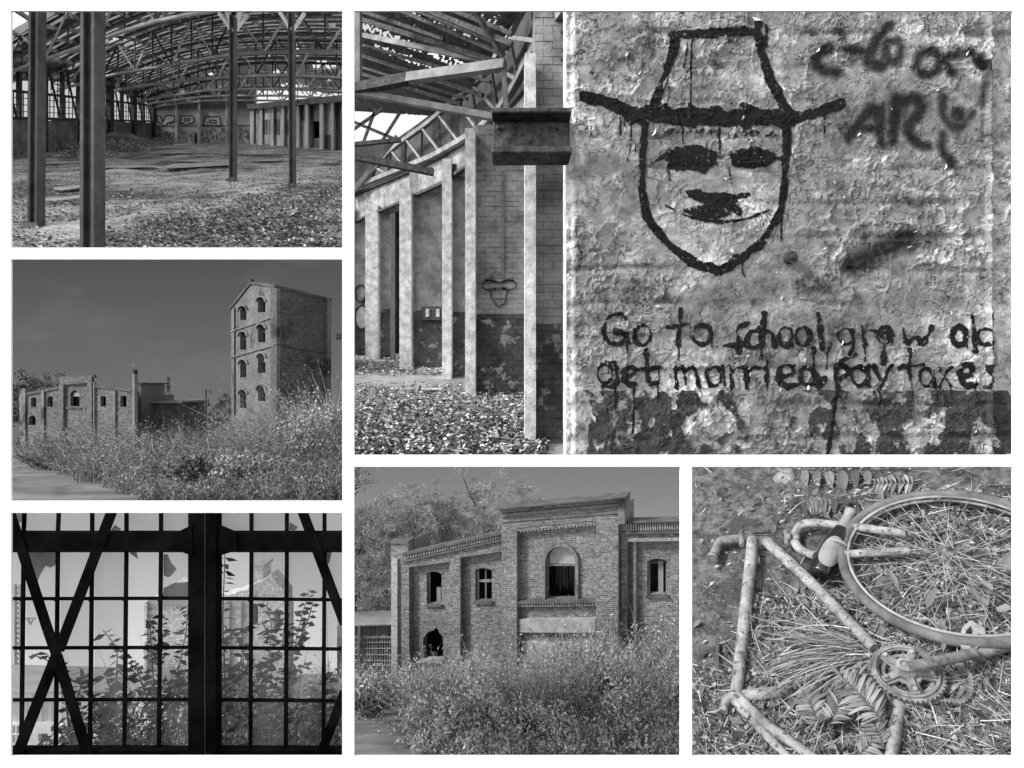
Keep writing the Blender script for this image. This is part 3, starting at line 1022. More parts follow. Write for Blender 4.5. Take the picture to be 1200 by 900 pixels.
def zf(P): return [(670 + x / 2.809, 15 + y / 2.809) for x, y in P]
def zt(P): return [(680 + x / 2.353, 350 + y / 2.353) for x, y in P]
def zs(P): return [(930 + x / 2.8115, 15 + y / 2.8115) for x, y in P]
cov = np.zeros_like(UU)
def SF(P, w, **k): stroke(cov, zf(P), w / 2.809, **k)
SF([(330, 72), (450, 70), (610, 62)], 30); SF([(440, 68), (560, 55)], 26)
SF([(342, 80), (330, 150), (300, 220), (268, 315)], 30)
SF([(612, 40), (620, 110), (632, 180), (700, 325)], 32); SF([(640, 45), (635, 110)], 18)
SF([(35, 278), (110, 292), (200, 332), (300, 345), (480, 345), (640, 348), (760, 345), (885, 300)], 54, taper=.35)
SF([(190, 335), (480, 340), (720, 345)], 58, jit=.6)
SF([(245, 350), (236, 440), (233, 520), (230, 600), (250, 680), (296, 738), (345, 792), (400, 828), (460, 844)], 28)
SF([(325, 772), (390, 818)], 34, jit=.7)
SF([(440, 842), (510, 838), (560, 808), (600, 772), (630, 742)], 30, jit=.8); SF([(620, 752), (660, 705)], 22)
SF([(545, 812), (612, 760)], 32, jit=.7)
SF([(706, 350), (708, 450), (700, 520), (698, 580), (688, 660), (640, 735)], 28)
cov_eye = cov
blob(cov, *zf([(398, 476)])[0], 92 / 2.809, 42 / 2.809, wob=.55); SF([(262, 500), (300, 468), (350, 455)], 16, jit=.9); SF([(330, 500), (440, 510)], 26, jit=.9)
blob(cov, *zf([(590, 476)])[0], 80 / 2.809, 35 / 2.809, wob=.55); SF([(640, 470), (705, 486)], 14, jit=.9); SF([(540, 496), (640, 496)], 20, jit=.9)
SF([(312, 392), (400, 385), (480, 395)], 22, amt=.58); SF([(520, 402), (600, 396), (665, 402)], 22, amt=.58)
SF([(520, 510), (521, 545), (526, 575)], 11, amt=.7)
SF([(380, 592), (430, 602), (480, 614), (540, 608), (580, 598)], 36, taper=.5, jit=.8); blob(cov, *zf([(480, 612)])[0], 60 / 2.809, 20 / 2.809, wob=.9)
blob(cov, *zf([(465, 656)])[0], 86 / 2.809, 32 / 2.809, wob=1.0)
SF([(308, 634), (370, 668), (460, 690), (560, 686), (650, 650)], 10, taper=.3, jit=.7)
for P, w in [([(400, 82), (391, 110), (392, 392)], 7), ([(378, 100), (376, 150), (368, 185)], 6), ([(160, 345), (160, 400)], 7), ([(195, 365), (197, 430), (182, 488)], 6), ([(210, 430), (208, 460)], 5), ([(365, 360), (366, 430)], 6), ([(485, 310), (487, 460)], 9), ([(320, 470), (318, 510), (324, 555)], 6), ([(689, 660), (690, 755)], 8), ([(566, 800), (560, 840), (568, 870)], 7), ([(830, 335), (831, 398)], 7), ([(172, 345), (174, 372)], 6), ([(470, 640), (472, 690)], 7)]:
    SF(P, w, jit=.2, hard=.8)
film('hat_face_drawing', cov, 0.006, m_paint, 'black painted face with a wide brimmed hat')

texts = {
 'go': [ell(98, 85, 36, 42, 310, 50, 16), [(100, 92), (128, 92), (128, 120)], ell(172, 100, 22, 27)],
 'to': [[(278, 28), (274, 80), (270, 128)], [(240, 78), (302, 70)], ell(335, 100, 26, 26)],
 'school': [[(460, 68), (428, 84), (436, 112), (434, 150)], [(395, 130), (442, 124)], [(490, 84), (464, 95), (455, 122), (472, 138), (498, 128)], [(506, 42), (503, 90), (500, 132)], [(500, 102), (520, 86), (532, 104), (536, 128)], ell(566, 104, 19, 25), ell(613, 104, 20, 26), [(656, 42), (662, 90), (668, 138)], [(692, 124), (680, 152)]],
 'grow': [ell(732, 104, 20, 22), [(752, 84), (755, 130), (742, 152)], [(775, 78), (780, 100), (784, 130)], [(780, 96), (800, 84), (818, 92)], ell(840, 102, 20, 22), ell(840, 102, 9, 10), [(838, 120), (834, 176)], [(890, 82), (898, 128), (925, 100), (942, 130), (968, 76)]],
 'old': [ell(1043, 102, 20, 26), [(1078, 42), (1083, 90), (1086, 144)], ell(1112, 106, 20, 22), [(1132, 28), (1134, 80), (1132, 136)]],
 'get': [ell(68, 206, 20, 26), [(96, 176), (102, 226), (88, 246), (62, 240)], [(118, 214), (152, 208), (148, 190), (128, 188), (116, 212), (128, 236), (152, 236)], [(181, 138), (183, 190), (188, 236), (212, 232)], [(152, 198), (216, 190)]],
 'married': [[(262, 190), (264, 246)], [(262, 200), (282, 184), (290, 236)], [(290, 200), (314, 182), (324, 242)], ell(368, 214, 20, 26), [(392, 186), (398, 240)], [(414, 190), (416, 246)], [(416, 204), (432, 188), (454, 188)], [(458, 190), (460, 246)], [(460, 202), (476, 188), (494, 190)], [(512, 192), (514, 238)], [(512, 168), (516, 174)], [(546, 216), (590, 208), (584, 182), (556, 184), (544, 218), (560, 242), (600, 236)], ell(625, 214, 20, 24), [(642, 138), (646, 190), (654, 238)], [(672, 222), (660, 246)]],
 'pay': [[(706, 178), (708, 246)], [(756, 152), (722, 170), (704, 184), (734, 186), (742, 206), (716, 222)], ell(770, 214, 20, 26), [(794, 190), (798, 240)], [(812, 188), (826, 222)], [(858, 184), (840, 220), (824, 252)]],
 'taxes': [[(906, 142), (908, 190), (914, 238)], [(878, 192), (946, 180)], ell(954, 216, 18, 25), [(976, 190), (980, 240)], [(990, 190), (1020, 240)], [(1020, 190), (990, 242)], [(1046, 216), (1082, 208), (1074, 184), (1052, 186), (1044, 216), (1056, 242), (1086, 236)], [(1146, 186), (1118, 192), (1138, 214), (1144, 232), (1114, 246)]],
}
for wname, strokes_ in texts.items():
    cov = np.zeros_like(UU)
    for st_ in strokes_:
        stroke(cov, zt(st_), 5.9, hard=1.6, jit=.75)
    for k in range(5):
        s_ = rnd.choice(strokes_); q = s_[-1]
        stroke(cov, zt([(q[0], q[1] - 6), (q[0] + 1, q[1] + rnd.uniform(15, 45))]), 2.0, hard=.8, jit=.2)
    if wname == 'get':
        stroke(cov, zt([(148, 236), (148, 300), (144, 370)]), 3.0, hard=.8, jit=.3)
        stroke(cov, zt([(96, 240), (96, 300)]), 3.0, hard=.8, jit=.3)
    if wname == 'pay':
        stroke(cov, zt([(708, 240), (700, 300), (686, 400), (680, 428)]), 4.5, hard=.9, jit=.4)
        stroke(cov, zt([(824, 250), (826, 300)]), 3.5, hard=.9, jit=.4)
    film('painted_word', cov, 0.006, m_paint, 'hand painted black word: ' + wname)
cov = np.zeros_like(UU)
def SS(P, w, amt=.88, hard=7.0): stroke(cov, zs(P), w / 2.8115, hard=hard, amt=amt, jit=.3)
SS([(110, 118), (72, 140), (80, 188), (140, 196)], 34); SS([(152, 60), (165, 80)], 26, .5); SS([(170, 122), (240, 128)], 34)
SS([(312, 42), (262, 105), (240, 165), (290, 176)], 40); SS([(300, 110), (302, 162), (350, 160), (352, 92), (300, 95)], 34, .75)
SS(ell(440, 165, 36, 40), 32); SS([(490, 150), (520, 200)], 30); SS([(510, 146), (575, 136)], 34); SS([(590, 150), (640, 178)], 38); SS([(640, 190), (618, 300)], 28, .7)
SS([(178, 415), (275, 278), (286, 430)], 34); SS([(196, 378), (280, 380)], 28)
SS([(338, 285), (326, 420)], 36); SS([(335, 300), (405, 275), (425, 320), (365, 378), (400, 430), (440, 440)], 36)
SS([(492, 280), (490, 350), (540, 386), (588, 330)], 30, .75); SS([(540, 330), (550, 338)], 48); SS([(490, 400), (482, 450), (515, 495)], 34)
SS([(180, 420), (120, 330), (20, 360)], 8, .2)
film('sprayed_tag', cov, 0.004, m_spray, 'soft grey sprayed letters near the top right of the pier')
cov = np.zeros_like(UU)
SS([(190, 832), (250, 800), (320, 768), (380, 748)], 70, .9, 16); SS([(240, 800), (330, 760), (450, 740)], 60, .5, 20); SS([(185, 835), (240, 805)], 40, .85, 8)
film('sprayed_smear', cov, 0.0035, m_spray, 'soft black sprayed smear right of the painted chin')

# curled paint flakes
m_flake = M_tone('paint_flake', 0.45, 0.9)
fl = 130
fx = rng.uniform(680, 1200, fl); fy = rng.uniform(15, 530, fl)
P = np.stack([(fx - 600) / 600 * PZ, PZ - pier_y(fx, fy) - 0.006, (450 - fy) / 600 * PZ], -1)
D = np.stack([rng.normal(size=fl), -0.16 + rng.normal(size=fl) * .10, rng.normal(size=fl) * 1.3], -1)
S = 0.015 + 0.05 * rng.random(fl) ** 2
big = rng.random(fl) < 0.06
S = np.where(big, S + 0.04, S)
o = leaves('paint_flakes', P, D, S, m_flake, pier, w=0.4, fold=0.6)
props(o, kind='stuff')
bo = at(927, 302, PZ - 0.05)
o = MB().lathe(bo, (0, -1, 0), [(-0.05, .05), (0.02, .055), (0.025, .03), (0.05, .028), (0.055, .012)], 14).build('wall_bolt', m_iron2)
props(o, 'small round iron bolt in the plaster below the painted chin', 'bolt')

# ---- the iron beam end
tb = thing('iron_beam', 'dark rusty channel beam end sticking out in front of the pier edge', 'beam', at(620, 190, PZ - 0.1))
def bx2(px0, py0, px1, py1, y0, y1, nm, mt_=None):
    MB().box((at(px0, 0, PZ).x, y0, at(0, py1, PZ).z), (at(px1, 0, PZ).x, y1, at(0, py0, PZ).z)).build(nm, mt_ or m_iron2, tb, bevel=0.008)
bx2(578, 146, 667, 184, PZ - 0.06, PZ + 0.02, 'web')
bx2(577, 140.5, 667, 146, PZ - 0.22, PZ + 0.06, 'top_flange')
bx2(577, 184, 667, 191, PZ - 0.22, PZ + 0.06, 'bottom_flange')

for px_, py_ in ((584, 150), (584, 179), (590, 150), (590, 179), (652, 150), (652, 179), (621, 165)):
    MB().lathe(at(px_, py_, PZ - .06), (0, -1, 0), [(0, .022), (.012, .022), (.02, .014)], 8).build('rivet', m_iron2, tb)
# ---- the roundhouse wall behind: stepped bays
bays = [  # panel x0, x1, depth, top row, pilaster x0, x1, pilaster top row
    (626, 720, 5.75, 5, 615, 628, 62),
    (555, 618, 8.5, 150, 545, 557, 150),
    (528, 548, 10.4, 170, 518, 529, 186),
    (480, 521, 11.8, 190, 468, 482, 222),
    (441, 457, 13.6, 220, 428, 443, 240),
    (408, 431, 14.4, 225, 408, 410, 240)]
def flat(px0, py0, px1, py1, z, th, nm, mt_, par, bev=0.0):
    return MB().box((at(px0, 0, z).x, z, at(0, py1, z).z), (at(px1, 0, z).x, z + th, at(0, py0, z).z)).build(nm, mt_, par, bevel=bev)
for bi, (x0, x1, z, top, p0, p1, ptop) in enumerate(bays):
    names = ['nearest bay of whitewashed brick wall right of its pale pilaster', 'second bay of the curved wall, with a small painted hat face', 'narrow third bay of the curved wall between two pale pilasters', 'fourth bay of the curved wall with a dark switch box', 'fifth bay of the curved wall beside the dark doorway', 'farthest bay of the curved wall, with a pale tag']
    zb = S2.floor(z)
    wl = thing('wall_bay', names[bi], 'wall', Vector((at((x0 + x1) / 2, 0, z).x, z, zb)), 'bays of the curved roundhouse wall')
    base = 450 - zb * 600 / z
    dtop = 350 + (base - 350) * (0.172 if bi else 0.165)
    flat(x0, top, x1, base + 3, z + 0.02, 0.6, 'wall_panel', m_joint, wl)
    if bi in (0, 1):
        ch = {0: (9.2, 22.0), 1: (6.0, 13.0)}[bi]
        meshes = {}
        def brick(a, b, c, d, mt_, key):
            if key not in meshes:
                w_, h_ = (b - a) / 600 * z, (d - c) / 600 * z
                mb_ = MB().box((-w_ / 2, 0.0, -h_ / 2), (w_ / 2, 0.06, h_ / 2))
                meshes[key] = bpy.data.meshes.new('brick')
                meshes[key].from_pydata(mb_.v, [], mb_.f)
                meshes[key].materials.append(mt_)
            cpt = at((a + b) / 2, (c + d) / 2, z)
            link_mesh('brick', meshes[key], None, wl, (cpt.x, z - rnd.uniform(0.0, 0.008) * z / 5, cpt.z))
        r = 0
        y = base + 2
        n_b = 0
        while y > max(12, top) and n_b < 290:
            x = x0 - (ch[1] / 2 if r % 2 else 0)
            xe = min(x1, 670)
            while x < xe:
                a, b = max(x, x0), min(x + ch[1] - 0.6 * 5 / z, xe)
                dk_ = (y - ch[0] / 2) > dtop
                if b - a > 2.5:
                    brick(a, b, y - ch[0] + 0.55 * 5 / z, y, m_dado2 if dk_ else m_wall2, (round(b - a, 1), dk_))
                    n_b += 1
                x += ch[1]
            y -= ch[0]
            r += 1
    else:
        flat(x0, top, x1, dtop, z, 0.05, 'limewash_face', m_wall2, wl)
        flat(x0, dtop, x1, base + 2, z - 0.01, 0.05, 'dado_face', m_dado2, wl)
    zp = z - 0.25
    pb = 450 - S2.floor(zp) * 600 / zp
    flat(p0, ptop, p1, pb + 2, zp, 0.3, 'pilaster', m_pl2, wl)
# black slab for the unlit doorway, and things on the bays
zz = 14.9
dw = flat(452, 222, 474, 425, zz, 0.3, 'doorway', m_black, None)
props(dw, 'tall black doorway between the fourth and fifth bays', 'doorway')
sb = thing('switch_box', 'dark switch box with two pale windows on the fourth bay', 'box', at(506, 375, 11.7))
flat(494, 359, 520, 375, 11.62, 0.15, 'case', m_iron2, sb)
for a in (499, 511):
    flat(a, 362, a + 4, 371, 11.6, 0.03, 'dial', m_pl2, sb)
cf = at(585, 340, 8.4)
hf = thing('small_hat_face', 'small dark painted hat face on the second bay', 'graffiti', cf)
mb = MB()
def hs(P, w):
    for a, b in zip(P, P[1:]):
        mb.beam(at(*a, 8.455), at(*b, 8.455), 0.006, w / 600 * 8.45, up=(0, 0, 1) if abs(a[0] - b[0]) > abs(a[1] - b[1]) else (1, 0, 0))
hs(ell(574, 334, 9, 6, 40, 340), 1.9); hs(ell(596, 334, 9, 6, -140, 150), 1.9); hs([(568, 328), (585, 331), (602, 328)], 2.4)
hs([(574, 338), (577, 352), (584, 360), (591, 356), (595, 340)], 1.9); hs([(576, 338), (594, 338)], 2.6); hs([(580, 350), (590, 350)], 1.8)
mb.build('painted_lines', m_iron2, hf)
mb = MB()
hs([(589, 200), (589, 326)], 3.2)
o = mb.build('drain_stain', m_joint)
props(o, 'long dark vertical conduit above the small hat face', 'conduit')
mb = MB()
def hs5(P, w, z):
    for a, b in zip(P, P[1:]):
        mb.beam(at(*a, z), at(*b, z), 0.02, w / 600 * z, up=(0, 0, 1) if abs(a[0] - b[0]) > abs(a[1] - b[1]) else (1, 0, 0))
hs5(ell(423, 344, 7, 10) + [(424, 358)] + ell(424, 372, 8, 14, -90, 270), 2.2, 14.35)
o = mb.build('bay_tag', m_iron2)
props(o, 'dark looping tag sprayed on the farthest bay', 'graffiti')
mb = MB().prism([at(x, y, 14.37) for x, y in ell(424, 371, 8, 15, n=12)[:-1]], (0, -0.01, 0))
o = mb.build('bay_paint', m_pl2)
props(o, 'pale painted blob under the looping tag on the farthest bay', 'graffiti')

# ---- curved lattice girder, its ledge, and the roof
gz = lambda px: 5.6 + (660 - px) / 245.0 * 8.6
low = [(668, 2), (650, 26), (627, 54), (605, 98), (587, 127), (561, 152), (534, 168), (507, 183), (470, 198), (435, 212), (408, 224)]
upp = [(640, -40), (622, -6), (606, 22), (592, 52), (576, 76), (561, 94), (530, 120), (501, 145), (461, 173), (418, 222), (408, 227)]
gd = thing('lattice_girder', 'curved lattice girder sweeping down along the roundhouse wall', 'girder', at(560, 150, 9))
LP = resample([at(x, y, gz(x)) for x, y in low], 25)
UP = resample([at(x, y, gz(x) - 0.15) for x, y in upp], 25)
for nm, L_, w in (('bottom_chord', LP, .10), ('top_chord', UP, .09)):
    mb = MB()
    for a, b in zip(L_, L_[1:]):
        mb.beam(a, b, w, w)
    mb.build(nm, m_iron2l, gd)
for i in range(24):
    a, b = (LP[i], UP[i + 1]) if i % 2 else (UP[i], LP[i + 1])
    MB().beam(a, b, 0.05, 0.05).build('lattice_bar', m_iron2l if i % 2 else m_iron2, gd)
m_ledge2 = M('ledge_plaster', 0.14, 0.36, 4.0, 0.7, 0.03, spots=(5.0, .58, .14))
led = [(672, 24), (640, 78), (600, 128), (568, 152), (520, 185), (470, 208), (435, 222), (408, 234)]
L3 = resample([at(x, y, gz(x) + 0.3) for x, y in led], 16)
mb = MB()
for a, b in zip(L3, L3[1:]):
    mb.hexa([a, b, b + Vector((0, .5, 0)), a + Vector((0, .5, 0)), a + Vector((0, 0, -.42 * a.y / 9)), b + Vector((0, 0, -.42 * b.y / 9)), b + Vector((0, .5, -.42 * b.y / 9)), a + Vector((0, .5, -.42 * a.y / 9))])
o = mb.build('wall_ledge', m_ledge2)
props(o, 'pale plaster band running under the curved girder', 'ledge')
mb = MB()
for a, b in zip(L3, L3[1:]):
    mb.beam(a + Vector((0, -.06, 0.02)), b + Vector((0, -.06, 0.02)), .1, .07)
    mb.beam(a + Vector((0, -.06, -.46 * a.y / 9)), b + Vector((0, -.06, -.46 * b.y / 9)), .1, .06)
o = mb.build('ledge_rail', m_iron2)
props(o, 'dark rails edging the pale band under the girder', 'rail')

E1_ = resample([at(x, y - 8, gz(x) + .55) for x, y in upp], 16)
E2_ = resample([at(x, y + 4, gz(x) + .55) for x, y in led], 16)
mb = MB()
for (a, b), (c, d) in zip(zip(E1_, E1_[1:]), zip(E2_, E2_[1:])):
    k = Vector((0, .12, 0))
    mb.hexa([a, b, b + k, a + k, c, d, d + k, c + k])
mb.build('dark_fill_board', m_plank2, gd)  # added dark fill so no sky shows behind the girder
fg = MB()  # added dark fill below the sky opening
fg.prism([at(x, y, 15.2) for x, y in [(408, 250), (408, 172), (425, 168), (470, 166), (540, 150), (540, 250)]], (0, .2, 0))
props(fg.build('far_dark_fill', m_plank2), 'dark fill panel added beyond the left end of the girder', 'panel')
rf = thing('plank_roof', 'dark plank roof with rows of small daylight gaps over the roundhouse', 'roof', at(500, 80, 10))
A, D_, Cc, B_ = at(408, -30, 8.3), at(640, -30, 5.4), at(530, 138, 11.0), at(408, 130, 15.0)
def rp(u, v):
    return A.lerp(D_, u).lerp(B_.lerp(Cc, u), v)
nu, nv = 70, 90
mb = MB()
for j in range(nv):
    for i in range(nu):
        u, v = (i + .5) / nu, (j + .5) / nv
        c = rp(u, v)
        px, py = 600 + 600 * c.x / c.y, 450 - 600 * c.z / c.y
        d1 = abs((py - 36) - (px - 436) * 0.40); d2 = abs((py - 60) - (px - 450) * .36); d3 = abs((py - 22) - (px - 500) * .40); d4 = abs(py - 12 - (px - 545) * .5)
        pr = max((0.75 if d1 < 5.5 and 425 < px < 565 else 0), (0.6 if d2 < 4.5 and 440 < px < 520 else 0), (0.6 if d3 < 4.5 and 480 < px < 560 else 0), (0.4 if d4 < 4 and 545 < px < 590 else 0), 0.012)
        if rnd.random() < pr: continue
        q = [rp(i / nu, j / nv), rp((i + .96) / nu, j / nv), rp((i + .96) / nu, (j + 1) / nv), rp(i / nu, (j + 1) / nv)]
        dz = Vector((0, 0, rnd.uniform(0, .015)))
        mb.hexa([p_ + dz for p_ in q] + [p_ + dz + Vector((0, 0, .03)) for p_ in q])
mb.build('roof_planks', m_plank2, rf)
for a, b, za, zb_, w, mt_ in [((408, 18), (592, 76), 9.6, 6.8, .05, m_iron2), ((408, 38), (585, 74), 10, 7, .055, m_iron2l), ((408, 60), (566, 112), 11, 8.5, .05, m_iron2), ((470, 0), (600, 52), 7.2, 6.2, .045, m_iron2), ((408, 82), (540, 122), 12, 9.6, .05, m_iron2), ((430, -12), (596, 56), 8, 6.4, .045, m_iron2)]:
    MB().beam(at(*a, za), at(*b, zb_), w, w * 1.4).build('purlin', mt_, rf)
for a, b, za, zb_ in [((408, 8), (520, 46), 8.6, 7.4), ((440, 0), (590, 64), 8.0, 6.5), ((408, 74), (548, 116), 11.4, 9.2), ((408, 98), (530, 130), 13, 10.4), ((408, 48), (575, 96), 10.5, 8), ((500, 0), (600, 40), 7.0, 6.2)]:
    MB().beam(at(*a, za), at(*b, zb_), .035, .05).build('purlin', m_iron2, rf)
for a, b in [((408, 140), (470, 166)), ((440, 128), (424, 172)), ((408, 156), (448, 128)), ((470, 130), (446, 168))]:
    MB().beam(at(*a, 12.5), at(*b, 12.5), .05, .06).build('roof_strut', m_iron2, rf)
for a, b, za, zb_, w, mt_ in [((408, 106), (480, 92), 7.6, 7.2, .12, m_iron2), ((478, 92), (592, 76), 7.2, 6.6, .11, m_iron2l), ((408, 106), (592, 140), 7.6, 7.2, .08, m_iron2l), ((408, 170), (470, 164), 9.0, 9.0, .06, m_iron2), ((408, 182), (508, 202), 9.0, 9.0, .10, m_iron2), ((548, 0), (590, 66), 6.2, 6.4, .05, m_iron2), ((590, 74), (594, 140), 6.6, 6.9, .06, m_iron2l), ((415, 222), (465, 160), 9.0, 9.2, .06, m_iron2l)]:
    MB().beam(at(*a, za), at(*b, zb_), w, w * 1.1).build('roof_strut', mt_, rf)
MB().beam(at(419, 300, 8.2) , at(419, -30, 8.2), 0.09, 0.09, up=(0, 1, 0))
MB().beam(at(418, 104, 7.9), at(418, -30, 7.9), .13, .13, up=(0, 1, 0)).build('hanging_post', m_iron2l, rf)

# ---- floor: leaf litter and a few pale scraps
m_leaf2 = M_tone('dry_leaf', 0.04, 0.75)
def s_litter2():
    py = 452 + 84 * rnd.random() ** 0.8
    px = rnd.uniform(405, 640)
    return tuple(S2.g(px, py))
litter('dry_leaf_litter', S2, 11000, s_litter2, 0.056, m_leaf2, h=0.07, tone=rng.random(11000) ** 2.0, flat=1.0)
def s_litter2b():
    return tuple(S2.g(rnd.uniform(408, 548), rnd.uniform(418, 440)))
litter('far_leaf_litter', S2, 900, s_litter2b, 0.09, m_leaf2, h=0.05, tone=rng.random(900))
for px, py, w, lb in ((507, 457, .14, 'pale scrap of board on the roundhouse floor in front of the second bay'), (545, 462, .05, 'tiny pale scrap at the foot of the second pilaster')):
    c = S2.g(px, py, .03)
    o = MB().box((c.x - w * 1.3, c.y - w * .6, c.z), (c.x + w * 1.3, c.y + w * .6, c.z + .03)).build('board_scrap', m_pl2, bevel=.006)
    props(o, lb, 'scrap')

# ================================================================== scene: brick tower over waste ground (left, second row)
class VPlane:
    """Upright wall through plan points a and b (as seen left to right); at(px, py, off) gives the wall point in line with a picture point."""
    def __init__(s, a, b, foot):
        s.a = Vector(a); s.b = Vector(b); s.d = s.b - s.a; s.len = s.d.length; s.foot = foot
        u = s.d.normalized()
        s.n = Vector((u.y, -u.x))
        if s.n.y > 0: s.n = -s.n
    def at(s, px, py, off=0.0):
        k = (px - 600) / 600.0
        t = (k * s.a.y - s.a.x) / (s.d.x - k * s.d.y)
        q = s.a + s.d * t
        z = (450 - py) / 600 * q.y
        return Vector((q.x + s.n.x * off, q.y + s.n.y * off, z))
    def uv(s, px, py):
        p = s.at(px, py)
        return ((Vector((p.x, p.y)) - s.a).length, p.z - s.foot(p.y))

def seg_arch(x0, x1, y0, y1, rise, n=8):
    return arch(x0, x1, y0, y1, rise, n)

S3 = Stage(505, 0.71)
m_dirt3 = M('track_dirt', 0.09, 0.20, 1.2, 0.8, 0.05, stretch=(0.5, 2.2, 1))
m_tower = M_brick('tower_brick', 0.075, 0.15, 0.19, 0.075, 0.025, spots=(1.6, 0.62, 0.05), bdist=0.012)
m_tower_d = M_brick('dark_shaded_brick', 0.06, 0.115, 0.13, 0.075, 0.025, spots=(1.2, 0.58, 0.035), bdist=0.012)  # darker copy of the tower brick; the side wall's shade is in its colour
m_trim3 = M('tower_trim', 0.04, 0.09, 4.0, 0.5, 0.01)
m_old3 = M_brick('old_works_brick', 0.07, 0.14, 0.13, 0.12, 0.04, spots=(1.0, 0.66, 0.07), bdist=0.01)
m_iron3 = M('pole_iron', 0.03, 0.06, 5.0, 0.0)

g3 = ground_grid('waste_ground', S3, (lambda y: -1.08 * y - 1, lambda y: -0.322 * y, 90), (4.9, 16.5, 110), m_dirt3, amp=0.06, cells=16, seed=8)
mb = MB()
q = [at(-300, 297, 17.2), at(409, 297, 17.2), at(409, 575, 17.2), at(-300, 575, 17.2)]
mb.hexa([p + Vector((0, .1, 0)) for p in q] + q)
props(mb.build('sky', M_sky('sky_dusk_grey', 116, 84, -1.2, 4.2, 0.75, 0.30)), kind='structure')

tw = thing('brick_tower', 'tall roofless brick tower with a gable and four rows of arched windows', 'tower', S3.p(-5.0, 11.3))
LFA = VPlane((-6.80, 12.4), (-4.85, 10.5), S3.floor)
RFA = VPlane((-4.85, 10.5), (-4.08, 11.62), S3.floor)
wins = []
for c0, c1, rows_ in ((281.4, 288.6, [(358.6, 375), (388.5, 410), (421.5, 442), (456.5, 478)]), (302.2, 310.8, [(348, 366), (380, 401), (414, 437), (452, 470)])):
    for y0, y1 in rows_:
        wins.append((c0, c1, y0, y1))
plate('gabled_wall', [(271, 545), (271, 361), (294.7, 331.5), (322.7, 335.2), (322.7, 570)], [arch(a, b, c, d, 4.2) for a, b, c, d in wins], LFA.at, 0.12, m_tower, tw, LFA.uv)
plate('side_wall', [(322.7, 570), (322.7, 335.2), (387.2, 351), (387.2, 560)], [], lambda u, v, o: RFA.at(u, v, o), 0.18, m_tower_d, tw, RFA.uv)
mb = MB()
BL, BR = Vector((-6.03, 13.5, 0)), None
pa = LFA.at(271, 361); pb = RFA.at(387.2, 351)
bk = Vector((pa.x + (pb.x - LFA.at(322.7, 335).x), pa.y + (pb.y - LFA.at(322.7, 335).y), pa.z))
mb.prism([pa, bk, bk - Vector((0, 0, 3.4)), pa - Vector((0, 0, 3.4))], (0.15, 0, 0))
mb.prism([pb, bk, bk - Vector((0, 0, 3.4)), pb - Vector((0, 0, 3.4))], (0, -.15, 0))
mb.build('rear_wall', m_tower_d, tw)
mb = MB()
fl_ = [LFA.at(272, 500, -.25), LFA.at(321, 500, -.25), LFA.at(321, 345, -.25), LFA.at(296, 340, -.25), LFA.at(272, 368, -.25)]
mb.prism(fl_, (0.02, 0.05, 0))
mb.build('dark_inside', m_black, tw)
def strip(pl, P, w0, w1, nm, mt_, par):
    """Band along picture points P on wall pl: w0 below and w1 above in rows, standing 0.05 proud."""
    mb_ = MB()
    for a, b in zip(P, P[1:]):
        f = [pl.at(a[0], a[1] + w0, .03), pl.at(b[0], b[1] + w0, .03), pl.at(b[0], b[1] - w1, .03), pl.at(a[0], a[1] - w1, .03)]
        k = [pl.at(a[0], a[1] + w0, -.02), pl.at(b[0], b[1] + w0, -.02), pl.at(b[0], b[1] - w1, -.02), pl.at(a[0], a[1] - w1, -.02)]
        mb_.hexa(k + f)
    return mb_.build(nm, mt_, par)
strip(LFA, [(270.5, 361), (294.7, 331.2)], 1.8, 1.2, 'coping', m_trim3, tw)
strip(LFA, [(294.7, 331.2), (323.2, 335)], 1.8, 1.2, 'coping', m_trim3, tw)
strip(RFA, [(322.3, 335), (387.6, 351)], 2.2, 1.2, 'coping', m_trim3, tw)
strip(RFA, [(323, 403.5), (387.4, 414)], 1.2, 1.2, 'string_course', m_trim3, tw)
strip(LFA, [(271, 419), (322.5, 404.5)], 0.7, 0.7, 'string_course', m_tower_d, tw)
strip(LFA, [(271, 389), (322.5, 371)], 0.4, 0.4, 'string_course', m_tower, tw)
strip(LFA, [(275.5, 420), (276.2, 420)], 66, 60, 'drain_pipe', m_iron3, tw)
strip(RFA, [(383.5, 440), (387.2, 440)], 80, 90, 'corner_pier', m_tower_d, tw)
strip(RFA, [(322.9, 440), (327, 440)], 80, 103, 'corner_pier', m_tower_d, tw)
fp = LFA.at(294.7, 331, 0)
MB().lathe(fp - Vector((0, 0, .05)), (0, 0, 1), [(0, .05), (.03, .05), (.04, .03), (.07, .06), (.12, .05), (.14, .015)], 9).build('finial', m_trim3, tw)
